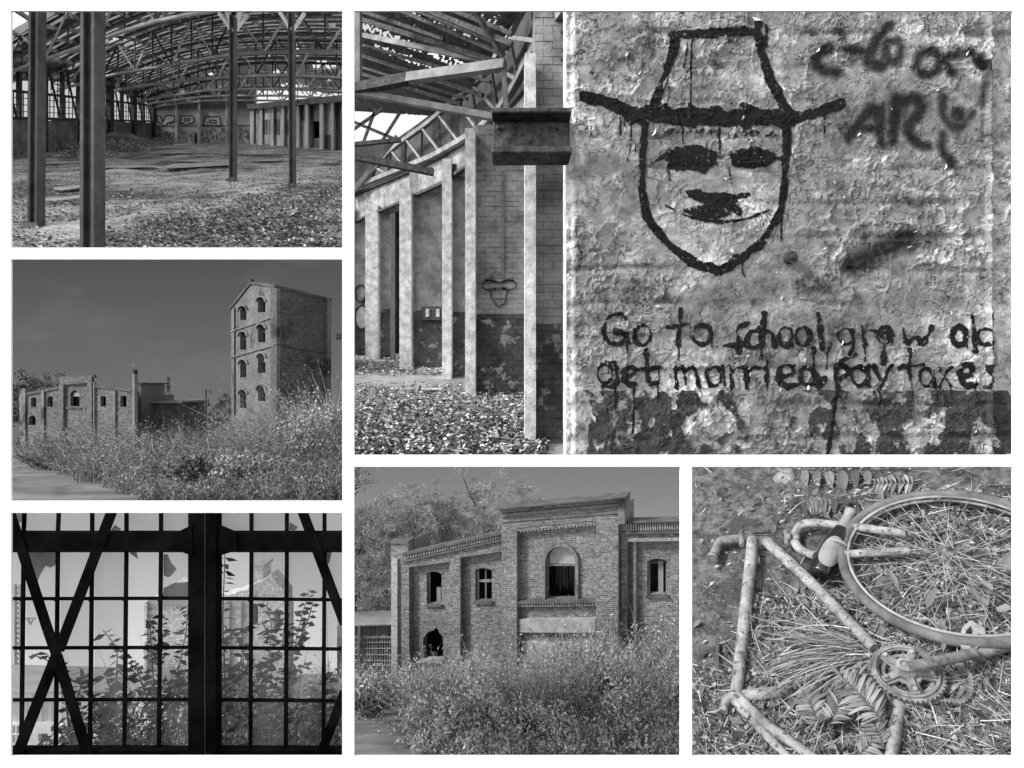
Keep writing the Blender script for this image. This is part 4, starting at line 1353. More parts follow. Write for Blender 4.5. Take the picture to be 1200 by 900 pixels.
for i, (a, b, c, d) in enumerate(wins):
    mb = MB()
    mx, my = (a + b) / 2, c
    A_ = [(mx - 6.6 * math.cos(math.pi * k / 8), c + 5.0 - 6.6 * math.sin(math.pi * k / 8)) for k in range(9)]
    B_ = [(mx - 4.8 * math.cos(math.pi * k / 8), c + 5.0 - 5.0 * math.sin(math.pi * k / 8)) for k in range(9)]
    for k in range(8):
        mb.hexa([LFA.at(*A_[k], -.01), LFA.at(*A_[k + 1], -.01), LFA.at(*B_[k + 1], -.01), LFA.at(*B_[k], -.01), LFA.at(*A_[k], .035), LFA.at(*A_[k + 1], .035), LFA.at(*B_[k + 1], .035), LFA.at(*B_[k], .035)])
    mb.build('window_arch', m_tower_d, tw)
    if i in (1, 2, 5, 6, 7):
        fr = MB()
        fr.beam(LFA.at(mx, d, -.1), LFA.at(mx, c + 3, -.1), .02, .02)
        fr.beam(LFA.at(a + .3, (c + d) / 2 - 2, -.1), LFA.at(b - .3, (c + d) / 2 - 2, -.1), .02, .02)
        w_ = fr.build('window_frame', m_old3 if False else m_trim3, tw)
        if i in (6, 7):
            MB().prism([LFA.at(a, c + 2, -.13), LFA.at(b, c + 2, -.13), LFA.at(b, (c + d) / 2 - 1, -.13), LFA.at(a, (c + d) / 2 - 1, -.13)], (0.004, .004, 0)).build('pane', m_pl1, w_)

# ---- the old works on the left of the tower
m_ps3 = M('post_concrete', .16, .28, 4, .4, .01)
ow = thing('old_works', 'low ruined brick works with a raised centre and arched window, left of the tower', 'building', S3.base(95, 12.2))
OWA = VPlane(((15 - 600) / 600 * 13.4, 13.4), ((160 - 600) / 600 * 11.6, 11.6), S3.floor)
def zz3(x, y): return (10 + x / 3.038, 300 + y / 3.038)
def rect3(x0, y0, x1, y1):
    a, b = zz3(x0, y0), zz3(x1, y1)
    return [(b[0], b[1]), (a[0], b[1]), (a[0], a[1]), (b[0], a[1])]
def arch3(x0, x1, y0, y1, rise):
    a, b = zz3(x0, y0), zz3(x1, y1)
    return arch(a[0], b[0], a[1], b[1], rise / 3.038)
plate('brick_wall', [zz3(*p) for p in [(45, 700), (45, 478), (65, 478), (65, 490), (190, 465), (190, 462), (310, 458), (440, 478), (440, 700)]],
      [arch3(80, 98, 503, 538, 5), arch3(138, 157, 500, 537, 5), arch3(220, 253, 478, 535, 17), arch3(327, 347, 498, 535, 5), arch3(398, 420, 498, 537, 5), arch3(72, 97, 567, 602, 12)], OWA.at, 0.07, m_old3, ow, OWA.uv)
plate('raised_centre', [zz3(*p) for p in [(192, 700), (192, 432), (306, 428), (306, 700)]], [[zz3(*p) for p in [(205, 690), (205, 458), (290, 452), (290, 690)]]], lambda u, v, o: OWA.at(u, v, o + .06), 0.055, m_old3, ow, OWA.uv)
for a, b, tp in ((45, 66, 472), (122, 132, 480), (303, 312, 450), (378, 386, 480), (186, 194, 455)):
    A_, B_ = zz3(a, tp), zz3(b, 680)
    MB().hexa([OWA.at(A_[0], B_[1], 0.002), OWA.at(B_[0], B_[1], 0.002), OWA.at(B_[0], B_[1], .04), OWA.at(A_[0], B_[1], .04), OWA.at(A_[0], A_[1], 0.002), OWA.at(B_[0], A_[1], 0.002), OWA.at(B_[0], A_[1], .04), OWA.at(A_[0], A_[1], .04)]).build('pilaster', m_tower_d, ow)
for P in ([(188, 433), (310, 428)], [(62, 492), (190, 467)], [(310, 462), (442, 478)], [(205, 458), (290, 453)]):
    strip(OWA, [zz3(*p) for p in P], 1.6, 1.6, 'cornice', m_trim3, ow)
strip(OWA, [zz3(*p) for p in [(205, 541), (290, 540)]], 0.8, 0.8, 'window_ledge', m_trim3, ow)
MB().prism([OWA.at(*zz3(*p), -.14) for p in [(50, 690), (50, 498), (190, 474), (310, 465), (436, 485), (436, 690)]], (0.0, .05, 0)).build('dark_inside', m_black, ow)
lp = [zz3(*p) for p in arch3(0, 1, 0, 1, 1)]
MB().prism([OWA.at(*zz3(x, y), -.05) for x, y in [(222, 500), (251, 500), (249, 488), (237, 479), (225, 488)]], (0.0, .03, 0)).build('lunette_panel', m_ps3, ow)
# side block, chimney post
zb = 11.9
def bx3(x0, y0, x1, y1, z, th, nm, mt_, par=None):
    a, b = zz3(x0, y0), zz3(x1, y1)
    return MB().box((at(a[0], 0, z).x, z, at(0, b[1], z).z), (at(b[0], 0, z).x, z + th, at(0, a[1], z).z)).build(nm, mt_, par)
ps = thing('chimney_post', 'thin pale chimney post standing at the right end of the low works', 'chimney', S3.base(157, 11.5))
bx3(440, 420, 449, 760, 11.5, .1, 'shaft', m_ps3, ps)
bx3(442, 404, 448, 421, 11.52, .1, 'pipe', m_iron3, ps)
sbk = thing('side_block', 'dark stepped brick block behind the chimney post', 'building', S3.base(168, 12.1))
bx3(453, 455, 473, 760, 12.0, .8, 'block_wall', m_tower_d, sbk)
bx3(451, 451, 475, 456, 11.97, .9, 'block_cap', m_trim3, sbk)
mb = MB()
mb.prism([at(*zz3(*p), 12.5) for p in [(473, 760), (473, 488), (490, 486), (512, 496), (512, 760)]], (0, .8, 0))
mb.build('rear_block', m_tower_d, sbk)
lb = thing('low_shed', 'long low dark shed with a flat roof between the works and the tower', 'shed', S3.base(195, 12.3))
bx3(508, 522, 616, 760, 12.4, .9, 'shed_wall', m_trim3, lb)
bx3(506, 516, 618, 524, 12.3, 1.1, 'flat_roof', m_tower_d, lb)
mb = MB()
mb.prism([at(*zz3(*p), 12.8) for p in [(600, 760), (600, 540), (625, 545), (655, 556), (655, 760)]], (0, .6, 0))
mb.build('lean_to', m_trim3, lb)
ms = thing('radio_mast', 'thin mast with a crossarm and a box, far behind the low shed', 'mast', at(*zz3(569, 560), 14))
mb = MB()
for x in (566, 572):
    mb.beam(at(*zz3(x, 600), 14), at(*zz3(x, 430), 14), .03, .03, up=(0, 1, 0))
for k in range(8):
    mb.beam(at(*zz3(566, 440 + k * 18), 14), at(*zz3(572, 449 + k * 18), 14), .018, .018)
mb.build('mast_frame', m_trim3, ms)
MB().beam(at(*zz3(543, 466), 14), at(*zz3(575, 466), 14), .03, .03).build('crossarm', m_iron3, ms)
pp = thing('power_pole', 'small pole with a crossarm left of the tower', 'pole', at(*zz3(704, 580), 14))
MB().beam(at(*zz3(703, 600), 14), at(*zz3(703, 474), 14), .03, .03, up=(0, 1, 0)).build('pole', m_trim3, pp)
MB().beam(at(*zz3(700, 480), 14), at(*zz3(722, 478), 14), .025, .025).build('crossarm', m_trim3, pp)
MB().beam(at(*zz3(720, 492), 14), at(*zz3(720, 476), 14), .02, .02, up=(0, 1, 0)).build('insulator', m_trim3, pp)
ip = thing('line_pole', 'tip of a pole arm with insulators right of the tower top', 'pole', at(*zz3(1186, 560), 9.0))
MB().beam(at(*zz3(1201, 560), 9.0), at(*zz3(1201, 270), 9.0), .05, .05, up=(0, 1, 0)).build('pole', m_iron3, ip)
MB().beam(at(*zz3(1166, 280), 9.0), at(*zz3(1204, 280), 9.0), .04, .04).build('crossarm', m_iron3, ip)
for x in (1170, 1178):
    MB().lathe(at(*zz3(x, 281), 9.0), (0, 0, -1), [(0, .02), (.05, .035), (.08, .02)], 8).build('insulator', m_iron3, ip)

# ---- trees behind the works
m_fol3 = M_tone('far_leaf', 0.05, 0.20)
m_bark = M('bark', 0.05, 0.13, 3.0, 0.8, 0.02, stretch=(1, 1, .25))
def tree(name, label, base, h, spread, n, leaf, mat, crown0=0.35, limbs=9, group=None, clumps=22, r0=None, seed=1, wx=1.0):
    R = random.Random(seed); N = np.random.default_rng(seed)
    b = Vector(base)
    t = thing(name, label, 'tree', b, group)
    r0 = r0 or h * 0.02
    P = [b - Vector((0, 0, h * .03))]
    for i in range(1, 7):
        P.append(b + Vector((R.gauss(0, h * .012) * i, R.gauss(0, h * .012) * i, h * .85 * i / 6)))
    mb = MB().tube(P, [r0 * (1 - .85 * i / 6) for i in range(7)], 7)
    cl = []
    for k in range(limbs):
        f = R.uniform(crown0 * .8, .8)
        i = int(f / .85 * 6); i = min(i, 5)
        s = P[i].lerp(P[i + 1], R.random())
        a = R.uniform(0, 2 * math.pi)
        ln = spread * R.uniform(.5, 1.0) * (1.15 - f * .6)
        e = s + Vector((math.cos(a) * ln * wx, math.sin(a) * ln, h * R.uniform(.08, .26)))
        m_ = s.lerp(e, .5) + Vector((0, 0, -h * .02))
        mb.tube([s, m_, e], [r0 * .4, r0 * .25, r0 * .08], 5)
        cl += [m_, e, e + Vector((R.gauss(0, .15), R.gauss(0, .15), R.random() * .12)) * spread]
        for q in range(2):
            e2 = m_ + Vector((R.gauss(0, .3) * spread * wx, R.gauss(0, .3) * spread, h * R.uniform(.05, .18)))
            mb.tube([m_, e2], [r0 * .15, r0 * .05], 4)
            cl.append(e2)
    cl.append(P[-1])
    while len(cl) < clumps:
        cl.append(b + Vector((R.gauss(0, .4) * spread * wx, R.gauss(0, .4) * spread, h * R.uniform(crown0, 1.0))))
    mb.build('trunk', m_bark, t, smooth=True)
    cl = np.array([tuple(c) for c in cl])
    idx = N.integers(0, len(cl), n)
    rad = spread * N.uniform(.10, .30, len(cl))
    d = N.normal(size=(n, 3)); d = unit(d) * (N.random(n) ** .5)[:, None]
    Pn = cl[idx] + d * rad[idx][:, None] * np.array([1.1, 1.1, .8])
    tone = np.clip(N.random(len(cl))[idx] * .55 + N.random(n) * .55 - .05, 0, 1)
    D = N.normal(size=(n, 3)); D[:, 2] -= .35
    leaves('crown', Pn, D, leaf * (.6 + .8 * N.random(n)), mat, t, w=.6, tone=tone)
    return t
for i, (px, top, zt_, sp, n, lb_) in enumerate([(22, 432, 14.6, .75, 1500, 'tree at the picture edge behind the left end of the works'), (42, 435, 14.8, .7, 1500, 'tree behind the left wing of the far low works'), (62, 434, 15, .7, 1400, 'tree behind the works beside its raised centre'), (4, 436, 14.4, .8, 1500, 'tree farthest left, behind the corner of the works')]):
    b = S3.base(px, zt_); h = ((450 - top) / 600 * zt_) - b.z
    tree('broadleaf_tree', lb_, b, h, sp, n, .07, m_fol3, .3, 8, 'trees behind the low works', seed=30 + i)
for i, (px, top, zt_, sp, n, lb_) in enumerate([(227, 471, 14.2, .42, 900, 'small dark round tree between the shed and the pole'), (258, 464, 14.6, .5, 900, 'small pale tree just left of the tower foot'), (246, 470, 14.8, .4, 600, 'low tree behind the small pole')]):
    b = S3.base(px, zt_); h = ((450 - top) / 600 * zt_) - b.z
    tree('small_tree', lb_, b, h, sp, n, .06, m_fol3, .3, 7, 'small trees left of the tower', seed=50 + i)

# ---- the waste ground's tangle of weeds
m_und = M_tone('dry_weed_leaf', 0.03, 0.40)
m_stalk = M_tone('dry_stalk', 0.08, 0.50)
def undergrowth(st, pxr, zr, contour, hcap, n_leaf, n_blade, leaf, seed, keep=None, names=('weed_leaves', 'weed_stalks'), wind=0.3, wob=0.35, mat=None):
    N = np.random.default_rng(seed)
    cn = vnoise(160, 80, 16, seed, 4, .6)
    cn2 = vnoise(160, 80, 34, seed + 1, 3, .6)
    def samp(n):
        px = np.empty(0); z = np.empty(0)
        while len(px) < n:
            a = N.uniform(pxr[0], pxr[1], n * 2)
            b = 1 / N.uniform(1 / zr[1], 1 / zr[0], n * 2)
            if keep is not None:
                k = keep(a, b); a, b = a[k], b[k]
            px = np.concatenate([px, a]); z = np.concatenate([z, b])
        return px[:n], z[:n]
    def hh(px, z):
        i = np.clip(((px - pxr[0]) / (pxr[1] - pxr[0]) * 159).astype(int), 0, 159)
        j = np.clip(((z - zr[0]) / (zr[1] - zr[0]) * 79).astype(int), 0, 79)
        fl = -st.H + st.rise * z
        top = (450 - np.interp(px, contour[0], contour[1])) / 600 * z
        hm = np.maximum(0.0, top - fl)
        w = 1 - wob + 2 * wob * (0.6 * cn[j, i] + .4 * cn2[j, i])
        return np.minimum(hm * np.minimum(w, 1.06), hcap(px, z) * w ** 1.5), fl, cn2[j, i], cn[j, i]
    # stalks stand in clumps; leaves sit along the stalks
    nc = max(40, n_blade // 22)
    cx, cz = samp(nc)
    ci = N.integers(0, nc, n_blade)
    px = cx[ci] + N.normal(size=n_blade) * (pxr[1] - pxr[0]) * .011
    z = cz[ci] + N.normal(size=n_blade) * cz[ci] * .028
    z = np.clip(z, zr[0], zr[1])
    if keep is not None:
        k = keep(px, z); px, z, ci = px[k], z[k], ci[k]
    n_blade = len(px)
    h, fl, c2, c1 = hh(px, z)
    ch = (.78 + .55 * N.random(nc))[ci]
    ctone = (N.random(nc) - .5)[ci]
    lean = N.normal(size=(nc, 2))[ci] * wind
    P = np.stack([(px - 600) / 600 * z, z, fl - .02 * h], -1)
    D = np.stack([lean[:, 0] + N.normal(size=n_blade) * wind * .6, lean[:, 1] + N.normal(size=n_blade) * wind * .6, np.ones(n_blade)], -1)
    L = h * ch * (.6 + .45 * N.random(n_blade)) + leaf * .9
    B = np.stack([lean[:, 0] * .7 + N.normal(size=n_blade) * .25, N.normal(size=n_blade) * .3, -np.abs(N.normal(size=n_blade)) * .22], -1)
    o = blades(names[1], P, D, L, leaf * .15 * (z / zr[0]) ** .6 * (.6 + .8 * N.random(n_blade)), B, m_stalk, None, tone=np.clip(N.random(n_blade) ** 1.4 + ctone * .6, 0, 1))
    props(o, kind='stuff')
    i = N.integers(0, n_blade, n_leaf)
    t_ = N.random(n_leaf) ** .75
    Du = unit(D)
    Q = P[i] + Du[i] * (L[i] * t_)[:, None] + B[i] * (L[i] * t_ * t_)[:, None]
    ls = leaf * (.45 + 1.0 * N.random(n_leaf) ** 1.5) * (z[i] / zr[0]) ** .4
    Dl = N.normal(size=(n_leaf, 3)) + Du[i] * .5
    tone = np.clip(N.random(n_leaf) ** 1.2 * .75 + ctone[i] * .5 + (c1[i] - .5) * .5 + .1, 0, 1)
    o = leaves(names[0], Q, Dl, ls, mat or m_und, None, w=.34, tone=tone)
    props(o, kind='stuff')
def weed_bushes(st, spots_, label, group, leaf, seed):
    for k, (px, z, w, h, n, mt_) in enumerate(spots_):
        shrub('weed_bush', {m_ltleaf.name: 'pale ', m_dkleaf.name: 'dark '}.get(mt_.name, 'dry ') + label, st.base(px, z), w, h, n, leaf * (.8 + .5 * ((k * 37) % 10) / 10), mt_, 'bush', group, seed + k, stems=18)
c3 = ([0, 10, 30, 75, 110, 158, 200, 240, 262, 290, 320, 340, 355, 372, 388, 410], [500, 500, 497, 497, 494, 482, 486, 485, 480, 480, 470, 466, 452, 436, 428, 425])
def keep3(px, z):
    py = 505 + 600 * .71 / z
    lim = np.interp(py, [540, 548, 560, 575, 590], [20, 40, 85, 135, 175])
    return (px > lim + 12 * np.sin(py * .9)) | (py < 541)
undergrowth(S3, (-40, 408), (5.25, 11.2), c3, lambda px, z: np.interp(z, [5.2, 6.0, 7.0, 8.5, 11], [.10, .20, .40, .75, 1.1]) * np.interp(px, [0, 200, 300, 340, 400], [.8, .9, 1.1, 1.7, 2.6]), 120000, 17000, .034, 61, keep3, wob=.62)
def shrub(name, label, b, w, h, n, leaf, mat, cat='bush', group=None, seed=1, stems=14):
    N = np.random.default_rng(seed); R = random.Random(seed)
    b = Vector(b)
    t = thing(name, label, cat, b, group)
    mb = MB(); tips = []
    for k in range(stems):
        e = b + Vector((R.gauss(0, w * .45), R.gauss(0, w * .35), h * R.uniform(.6, 1)))
        m_ = b.lerp(e, .55) + Vector((R.gauss(0, w * .06), 0, h * .06))
        mb.tube([b, m_, e], [leaf * .16, leaf * .11, leaf * .05], 4)
        for q in range(10):
            tips.append(tuple(m_.lerp(e, R.random()) + Vector((R.gauss(0, w * .1), R.gauss(0, w * .1), R.gauss(0, h * .06)))))
    mb.build('stems', m_bark, t)
    tips = np.array(tips)
    i = N.integers(0, len(tips), n)
    P = tips[i] + N.normal(size=(n, 3)) * np.array([w * .1, w * .1, h * .07])
    P[:, 2] = np.maximum(P[:, 2], b.z + .02 * h)
    D = N.normal(size=(n, 3))
    leaves('foliage', P, D, leaf * (.6 + .8 * N.random(n)), mat, t, w=.5, tone=np.clip(N.random(len(tips))[i] * .5 + N.random(n) * .5, 0, 1))
    return t
m_dkleaf = M_tone('dark_shrub_leaf', 0.025, 0.13)
m_ltleaf = M_tone('pale_shrub_leaf', 0.12, 0.6)
shrub('dark_bush', 'dark sprawling bush at the middle of the weeds below the tower', S3.base(281, 6.1), .22, .26, 900, .05, m_dkleaf, seed=71)
shrub('dark_bush', 'small dark bush right of the sprawling dark bush', S3.base(312, 6.0), .14, .2, 500, .05, m_dkleaf, seed=72)
shrub('dark_bush', 'dark low bush near the front edge of the weeds', S3.base(305, 5.5), .14, .08, 400, .04, m_dkleaf, seed=73)
shrub('dark_bush', 'dark bush beside the track at the left of the weeds', S3.base(52, 9.4), .35, .28, 600, .05, m_dkleaf, seed=74)
shrub('dark_bush', 'dark bush below the tower side wall', S3.base(342, 7.2), .3, .42, 800, .05, m_dkleaf, seed=75)
W3 = random.Random(5)
weed_bushes(S3, [(W3.uniform(190, 400), 1 / W3.uniform(1 / 9.0, 1 / 6.0), W3.uniform(.2, .4), W3.uniform(.18, .42), 700, W3.choice([m_ltleaf, m_und, m_ltleaf, m_dkleaf])) for k in range(22)],
            'leafy weed bush in the tangle below the brick tower', 'weed bushes below the tower', .042, 300)
weed_bushes(S3, [(W3.uniform(345, 400), W3.uniform(6.8, 8.5), W3.uniform(.25, .4), W3.uniform(.9, 1.35), 1200, m_ltleaf) for k in range(5)],
            'tall weed bush rising at the right edge beside the brick tower', 'tall weed bushes beside the tower', .042, 330)
n = 900
px = rng.uniform(245, 330, n); py = 553 + (px - 250) * .07 + rng.normal(size=n) * 4
zs_ = 600 * .71 / (py - 505)
P = np.stack([(px - 600) / 600 * zs_, zs_, -.71 + S3.rise * zs_ + .16 + rng.random(n) * .05], -1)
D = np.stack([rng.normal(size=n), rng.normal(size=n) * .5, rng.normal(size=n) * .12], -1)
props(blades('fallen_straw', P, D, .16 * (.5 + rng.random(n)), .006, np.zeros((n, 3)), M_tone('straw', .35, .75)), kind='stuff')

# ================================================================== scene: steel window looking out on ruins (lower left)
WZ = 2.3
m_bar = M('black_steel', 0.003, 0.009, 8.0, 0.6, 0.004, rough=0.9, spec=0.0)
m_glass = M_glass('window_glass', 0.03, 0.95, 0.75)
m_glass_b = M_glass('dusty_window_glass', 0.05, 0.90, 0.7)
m_glass_c = M_glass('frosted_window_glass', 0.085, 0.84, 0.7)
m_dirtyglass = M_glass('dirty_glass_shard', 0.55, 0.75, 0.10)
def w4(x, y): return (10 + x / 3.038, 597 + y / 3.038)
fw = thing('steel_window', 'black steel window grid with crossed braces and a thick post, small panes broken', 'window', at(207, 890, WZ))
def bx4(x0, y0, x1, y1, d0, d1, nm, mt_, par):
    a, b = w4(x0, y0), w4(x1, y1)
    return MB().box((at(a[0], 0, WZ).x, WZ + d0, at(0, b[1], WZ).z), (at(b[0], 0, WZ).x, WZ + d1, at(0, a[1], WZ).z)).build(nm, mt_, par, bevel=.002)
bx4(653, -9, 752, 912, -.03, .02, 'post', m_bar, fw)
bx4(712, -9, 715, 912, -.032, -.02, 'post_seam', m_iron3, fw)
for x0, x1 in ((-40, 653), (752, 1206)):
    bx4(x0, 78, x1, 148, -.02, .015, 'transom', m_bar, fw)
    bx4(x0, 846, x1, 912, -.02, .015, 'sill_rail', m_bar, fw)
for k, (a, b, c) in enumerate(((653, 600, 1), (752, 812, -1))):
    MB().prism([at(*w4(a, 55), WZ - .036), at(*w4(b, 80), WZ - .036), at(*w4(b, 146), WZ - .036), at(*w4(a, 165), WZ - .036)], (0, .004, 0)).build('gusset_plate', m_bar, fw)
def bar4(p, q, w, nm, d=0.0):
    MB().beam(at(*w4(*p), WZ + d), at(*w4(*q), WZ + d), .006, w / 3.038 / 600 * WZ, up=(0, 0, 1) if abs(p[0] - q[0]) > abs(p[1] - q[1]) else (1, 0, 0)).build(nm, m_bar, fw)
VB = [-70, 54, 176, 298, 420, 543, 865, 991, 1125, 1207]
HB = [-9, 113, 318, 493, 678, 860]
for x in VB[1:-1]:
    xx = x + (4 if x < 200 else 0)
    bar4((xx, -9), (x, 80), 13, 'glazing_bar', .004); bar4((x, 146), (x - (8 if x < 700 else 4), 848), 13, 'glazing_bar', .004)
for y in (318, 493, 678):
    bar4((-40, y), (654, y - 2), 11, 'glazing_bar', .009); bar4((751, y - 1), (1206, y + 4), 11, 'glazing_bar', .009)
for x in VB[1:-1]:
    for y in (318, 493, 678):
        a = w4(x - 3, y)
        MB().lathe(at(*a, WZ - .008), (0, -1, 0), [(0, .013), (.006, .012)], 8).build('rivet_plate', m_bar, fw)
for p, q, w in (((-2, -9), (140, 430), 34), ((140, 430), (172, 520), 34), ((172, 520), (285, 880), 36), ((374, -9), (180, 500), 36), ((170, 520), (20, 900), 37.5), ((1040, -10), (1197, 408), 34), ((1196, 650), (1105, 890), 34)):
    MB().beam(at(*w4(*p), WZ - .02), at(*w4(*q), WZ - .024), .006, w / 3.038 / 600 * WZ, up=(1, 0, 0)).build('cross_brace', m_bar, fw)
miss = {(6, 1), (2, 0), (4, 2)}
cols = [(VB[i], VB[i + 1]) for i in range(5)] + [(543, 653), (752, 865)] + [(VB[i], VB[i + 1]) for i in range(6, 9)]
for ci, (a, b) in enumerate(cols):
    for ri in range(5):
        if (ci, ri) in miss: continue
        y0 = HB[ri]; y1 = HB[ri + 1]
        bx4(a + 1, y0 + 1, b - 1, y1 - 1, .010, .013, 'pane', rnd.choice([m_glass, m_glass, m_glass_b, m_glass_c]), fw)
def shard(P, nm='glass_shard'):
    MB().prism([at(*w4(*p), WZ + .016) for p in P], (0, .002, 0)).build(nm, m_dirtyglass, fw)
shard([(62, 152), (170, 152), (170, 196), (148, 208), (132, 200), (112, 232), (100, 262), (86, 240), (62, 200)])
shard([(12, 12), (55, 12), (52, 40), (30, 52), (12, 40)])
shard([(552, 160), (566, 160), (578, 190), (598, 212), (584, 230), (570, 242), (552, 235)])
shard([(430, 152), (455, 152), (460, 176), (436, 160)]); shard([(378, 55), (400, 70), (392, 80), (360, 80)])
shard([(1000, 46), (1030, 62), (1022, 74), (1000, 74)]); shard([(1128, 152), (1150, 152), (1142, 190), (1128, 200)])
shard([(590, 262), (640, 258), (640, 316), (548, 316), (552, 280)])
# ---- what stands outside
m_haze4 = M_brick('hazy_brick', 0.38, 0.48, 0.52, 0.5, 0.17, spots=(0.4, 0.7, 0.16), bdist=0.03)  # paled brick; distance haze is put into its colour
m_roof4 = M('felt_roof', 0.22, 0.30, 0.4, 0.4, 0.05)
m_wood4 = M('pale_boards', 0.45, 0.65, 1.0, 0.5, 0.02, stretch=(3, 3, .3))
m_whit4 = M('white_wall', 0.72, 0.85, 0.8, 0.3, 0.02)
m_dark4 = M('dark_opening', 0.02, 0.05, 2.0, 0.2, 0.01)  # sheets behind openings stand in for the unlit inside
mb = MB()
q = [at(-200, 592, 44), at(408, 592, 44), at(408, 1000, 44), at(-200, 1000, 44)]
mb.hexa([p + Vector((0, .1, 0)) for p in q] + q)
props(mb.build('sky', M_sky('sky_pale_grey', 228, 172, -24, -12, .5, .03)), kind='structure')
gr = MB()
gr.hexa([at(-150, 960, 18), at(408, 960, 18), at(408, 1000, 18), at(-150, 1000, 18), at(-150, 850, 42), at(408, 850, 42), at(408, 870, 42), at(-150, 870, 42)])
props(gr.build('yard_ground', M('yard_grass', .12, .3, 1.0)), kind='structure')
def poly4(P, z, th, nm, mt_, par, holes=()):
    F_ = lambda u, v, o: at(*w4(u, v), z) + Vector((0, -o, 0))
    return plate(nm, P, holes, F_, th, mt_, par, lambda u, v: (u / 3.038 / 600 * z, -v / 3.038 / 600 * z))
ra = thing('ruined_block', 'pale hazy brick block with a humped broken top, left of the thick post', 'ruin', at(*w4(570, 760), 30))
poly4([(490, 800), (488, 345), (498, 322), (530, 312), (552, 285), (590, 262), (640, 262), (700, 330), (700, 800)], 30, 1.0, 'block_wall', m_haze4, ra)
poly4([(488, 345), (498, 320), (700, 322), (700, 334)], 29.9, .3, 'cornice', m_roof4, ra)
poly4([(483, 800), (483, 335), (492, 330), (492, 800)], 29.8, .5, 'corner_pier', m_haze4, ra)
rt = thing('ruined_tower', 'hazy gabled brick tower with a chimney stub and dark windows, right of the thick post', 'tower', at(*w4(890, 760), 30))
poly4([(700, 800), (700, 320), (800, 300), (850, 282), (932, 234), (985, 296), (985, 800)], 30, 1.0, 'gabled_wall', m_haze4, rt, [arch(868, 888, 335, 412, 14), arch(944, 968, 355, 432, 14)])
F_ = MB()
F_.hexa([at(*w4(985, 800), 30), at(*w4(1015, 800), 33), at(*w4(1015, 800), 33.3), at(*w4(985, 800), 30.3), at(*w4(985, 298), 30), at(*w4(1015, 330), 33), at(*w4(1015, 330), 33.3), at(*w4(985, 298), 30.3)])
F_.build('side_wall', m_roof4, rt)
poly4([(880, 300), (880, 202), (906, 202), (906, 300)], 30.4, 1.0, 'chimney', m_haze4, rt)
poly4([(877, 208), (877, 198), (909, 198), (909, 208)], 30.3, 1.2, 'chimney_cap', m_roof4, rt)
poly4([(700, 500), (700, 300), (985, 300), (985, 500)], 31.3, .2, 'dark_inside', m_dark4, rt)
for x in (783, 826):
    poly4([(x, 800), (x, 330), (x + 5, 330), (x + 5, 800)], 29.9, .2, 'pier', m_roof4, rt)
poly4([(818, 548), (818, 512), (846, 512), (846, 548)], 29.9, .1, 'bright_patch', m_whit4, rt)
sh4 = thing('long_shed', 'long low shed with a grey felt roof and white wall seen through the lower panes', 'shed', at(*w4(300, 840), 26))
MB().hexa([at(*w4(-150, 655), 25), at(*w4(560, 640), 25), at(*w4(560, 645), 25), at(*w4(-150, 660), 25), at(*w4(-150, 548), 31), at(*w4(560, 566), 31), at(*w4(560, 571), 31), at(*w4(-150, 553), 31)]).build('felt_roof', m_roof4, sh4)
MB().hexa([at(*w4(540, 612), 24.6), at(*w4(700, 700), 24.6), at(*w4(700, 708), 24.6), at(*w4(540, 622), 24.6), at(*w4(540, 560), 30), at(*w4(700, 590), 30), at(*w4(700, 597), 30), at(*w4(540, 567), 30)]).build('side_roof', m_roof4, sh4)
x = -60
while x < 300:
    poly4([(x, 765), (x, 655), (x + 17, 655), (x + 17, 765 + rnd.uniform(-2, 2))], 25.6 + rnd.uniform(0, .06), .1, 'wall_board', m_wood4, sh4)
    x += 18
hol = [[(a, 832), (a, 770), (b, 770), (b, 832)] for a, b in ((12, 40), (188, 222), (345, 360), (368, 392))] + [[(a, 826), (a, 798), (b, 798), (b, 826)] for a, b in ((105, 140),)]
poly4([(-60, 900), (-60, 762), (640, 762), (640, 900)], 25.5, .2, 'white_wall', m_whit4, sh4, hol)
poly4([(-60, 900), (-60, 764), (640, 764), (640, 900)], 26.0, .2, 'dark_inside', m_dark4, sh4)
for a, b in ((12, 40), (188, 222), (345, 392)):
    poly4([((a + b) / 2 - 2, 832), ((a + b) / 2 - 2, 770), ((a + b) / 2 + 2, 770), ((a + b) / 2 + 2, 832)], 25.48, .1, 'window_bar', m_whit4, sh4)
    poly4([(a, 803), (a, 799), (b, 799), (b, 803)], 25.47, .1, 'window_bar', m_whit4, sh4)
poly4([(300, 765), (300, 652), (640, 645), (640, 765)], 25.8, .1, 'upper_wall', m_whit4, sh4)
mt4 = thing('lattice_mast', 'tall hazy lattice mast at the left edge beyond the window', 'mast', at(*w4(32, 600), 36))
for x in (24, 42):
    MB().beam(at(*w4(x, 640), 36), at(*w4(x, 265), 36), .12, .12, up=(0, 1, 0)).build('mast_leg', m_roof4, mt4)
mb = MB()
for k in range(18):
    y = 270 + k * 18
    mb.beam(at(*w4(24, y), 36), at(*w4(42, y + 18), 36), .07, .07); mb.beam(at(*w4(42, y), 36), at(*w4(24, y + 18), 36), .07, .07)
mb.build('mast_lattice', m_roof4, mt4)
mb = MB(); mb.beam(at(*w4(60, 388), 36), at(*w4(96, 388), 36), .1, .1); mb.beam(at(*w4(68, 388), 36), at(*w4(78, 410), 36), .07, .07); mb.beam(at(*w4(88, 388), 36), at(*w4(78, 410), 36), .07, .07)
props(mb.build('wire_bracket', m_roof4), 'small wire bracket hanging in the sky right of the lattice mast', 'bracket')

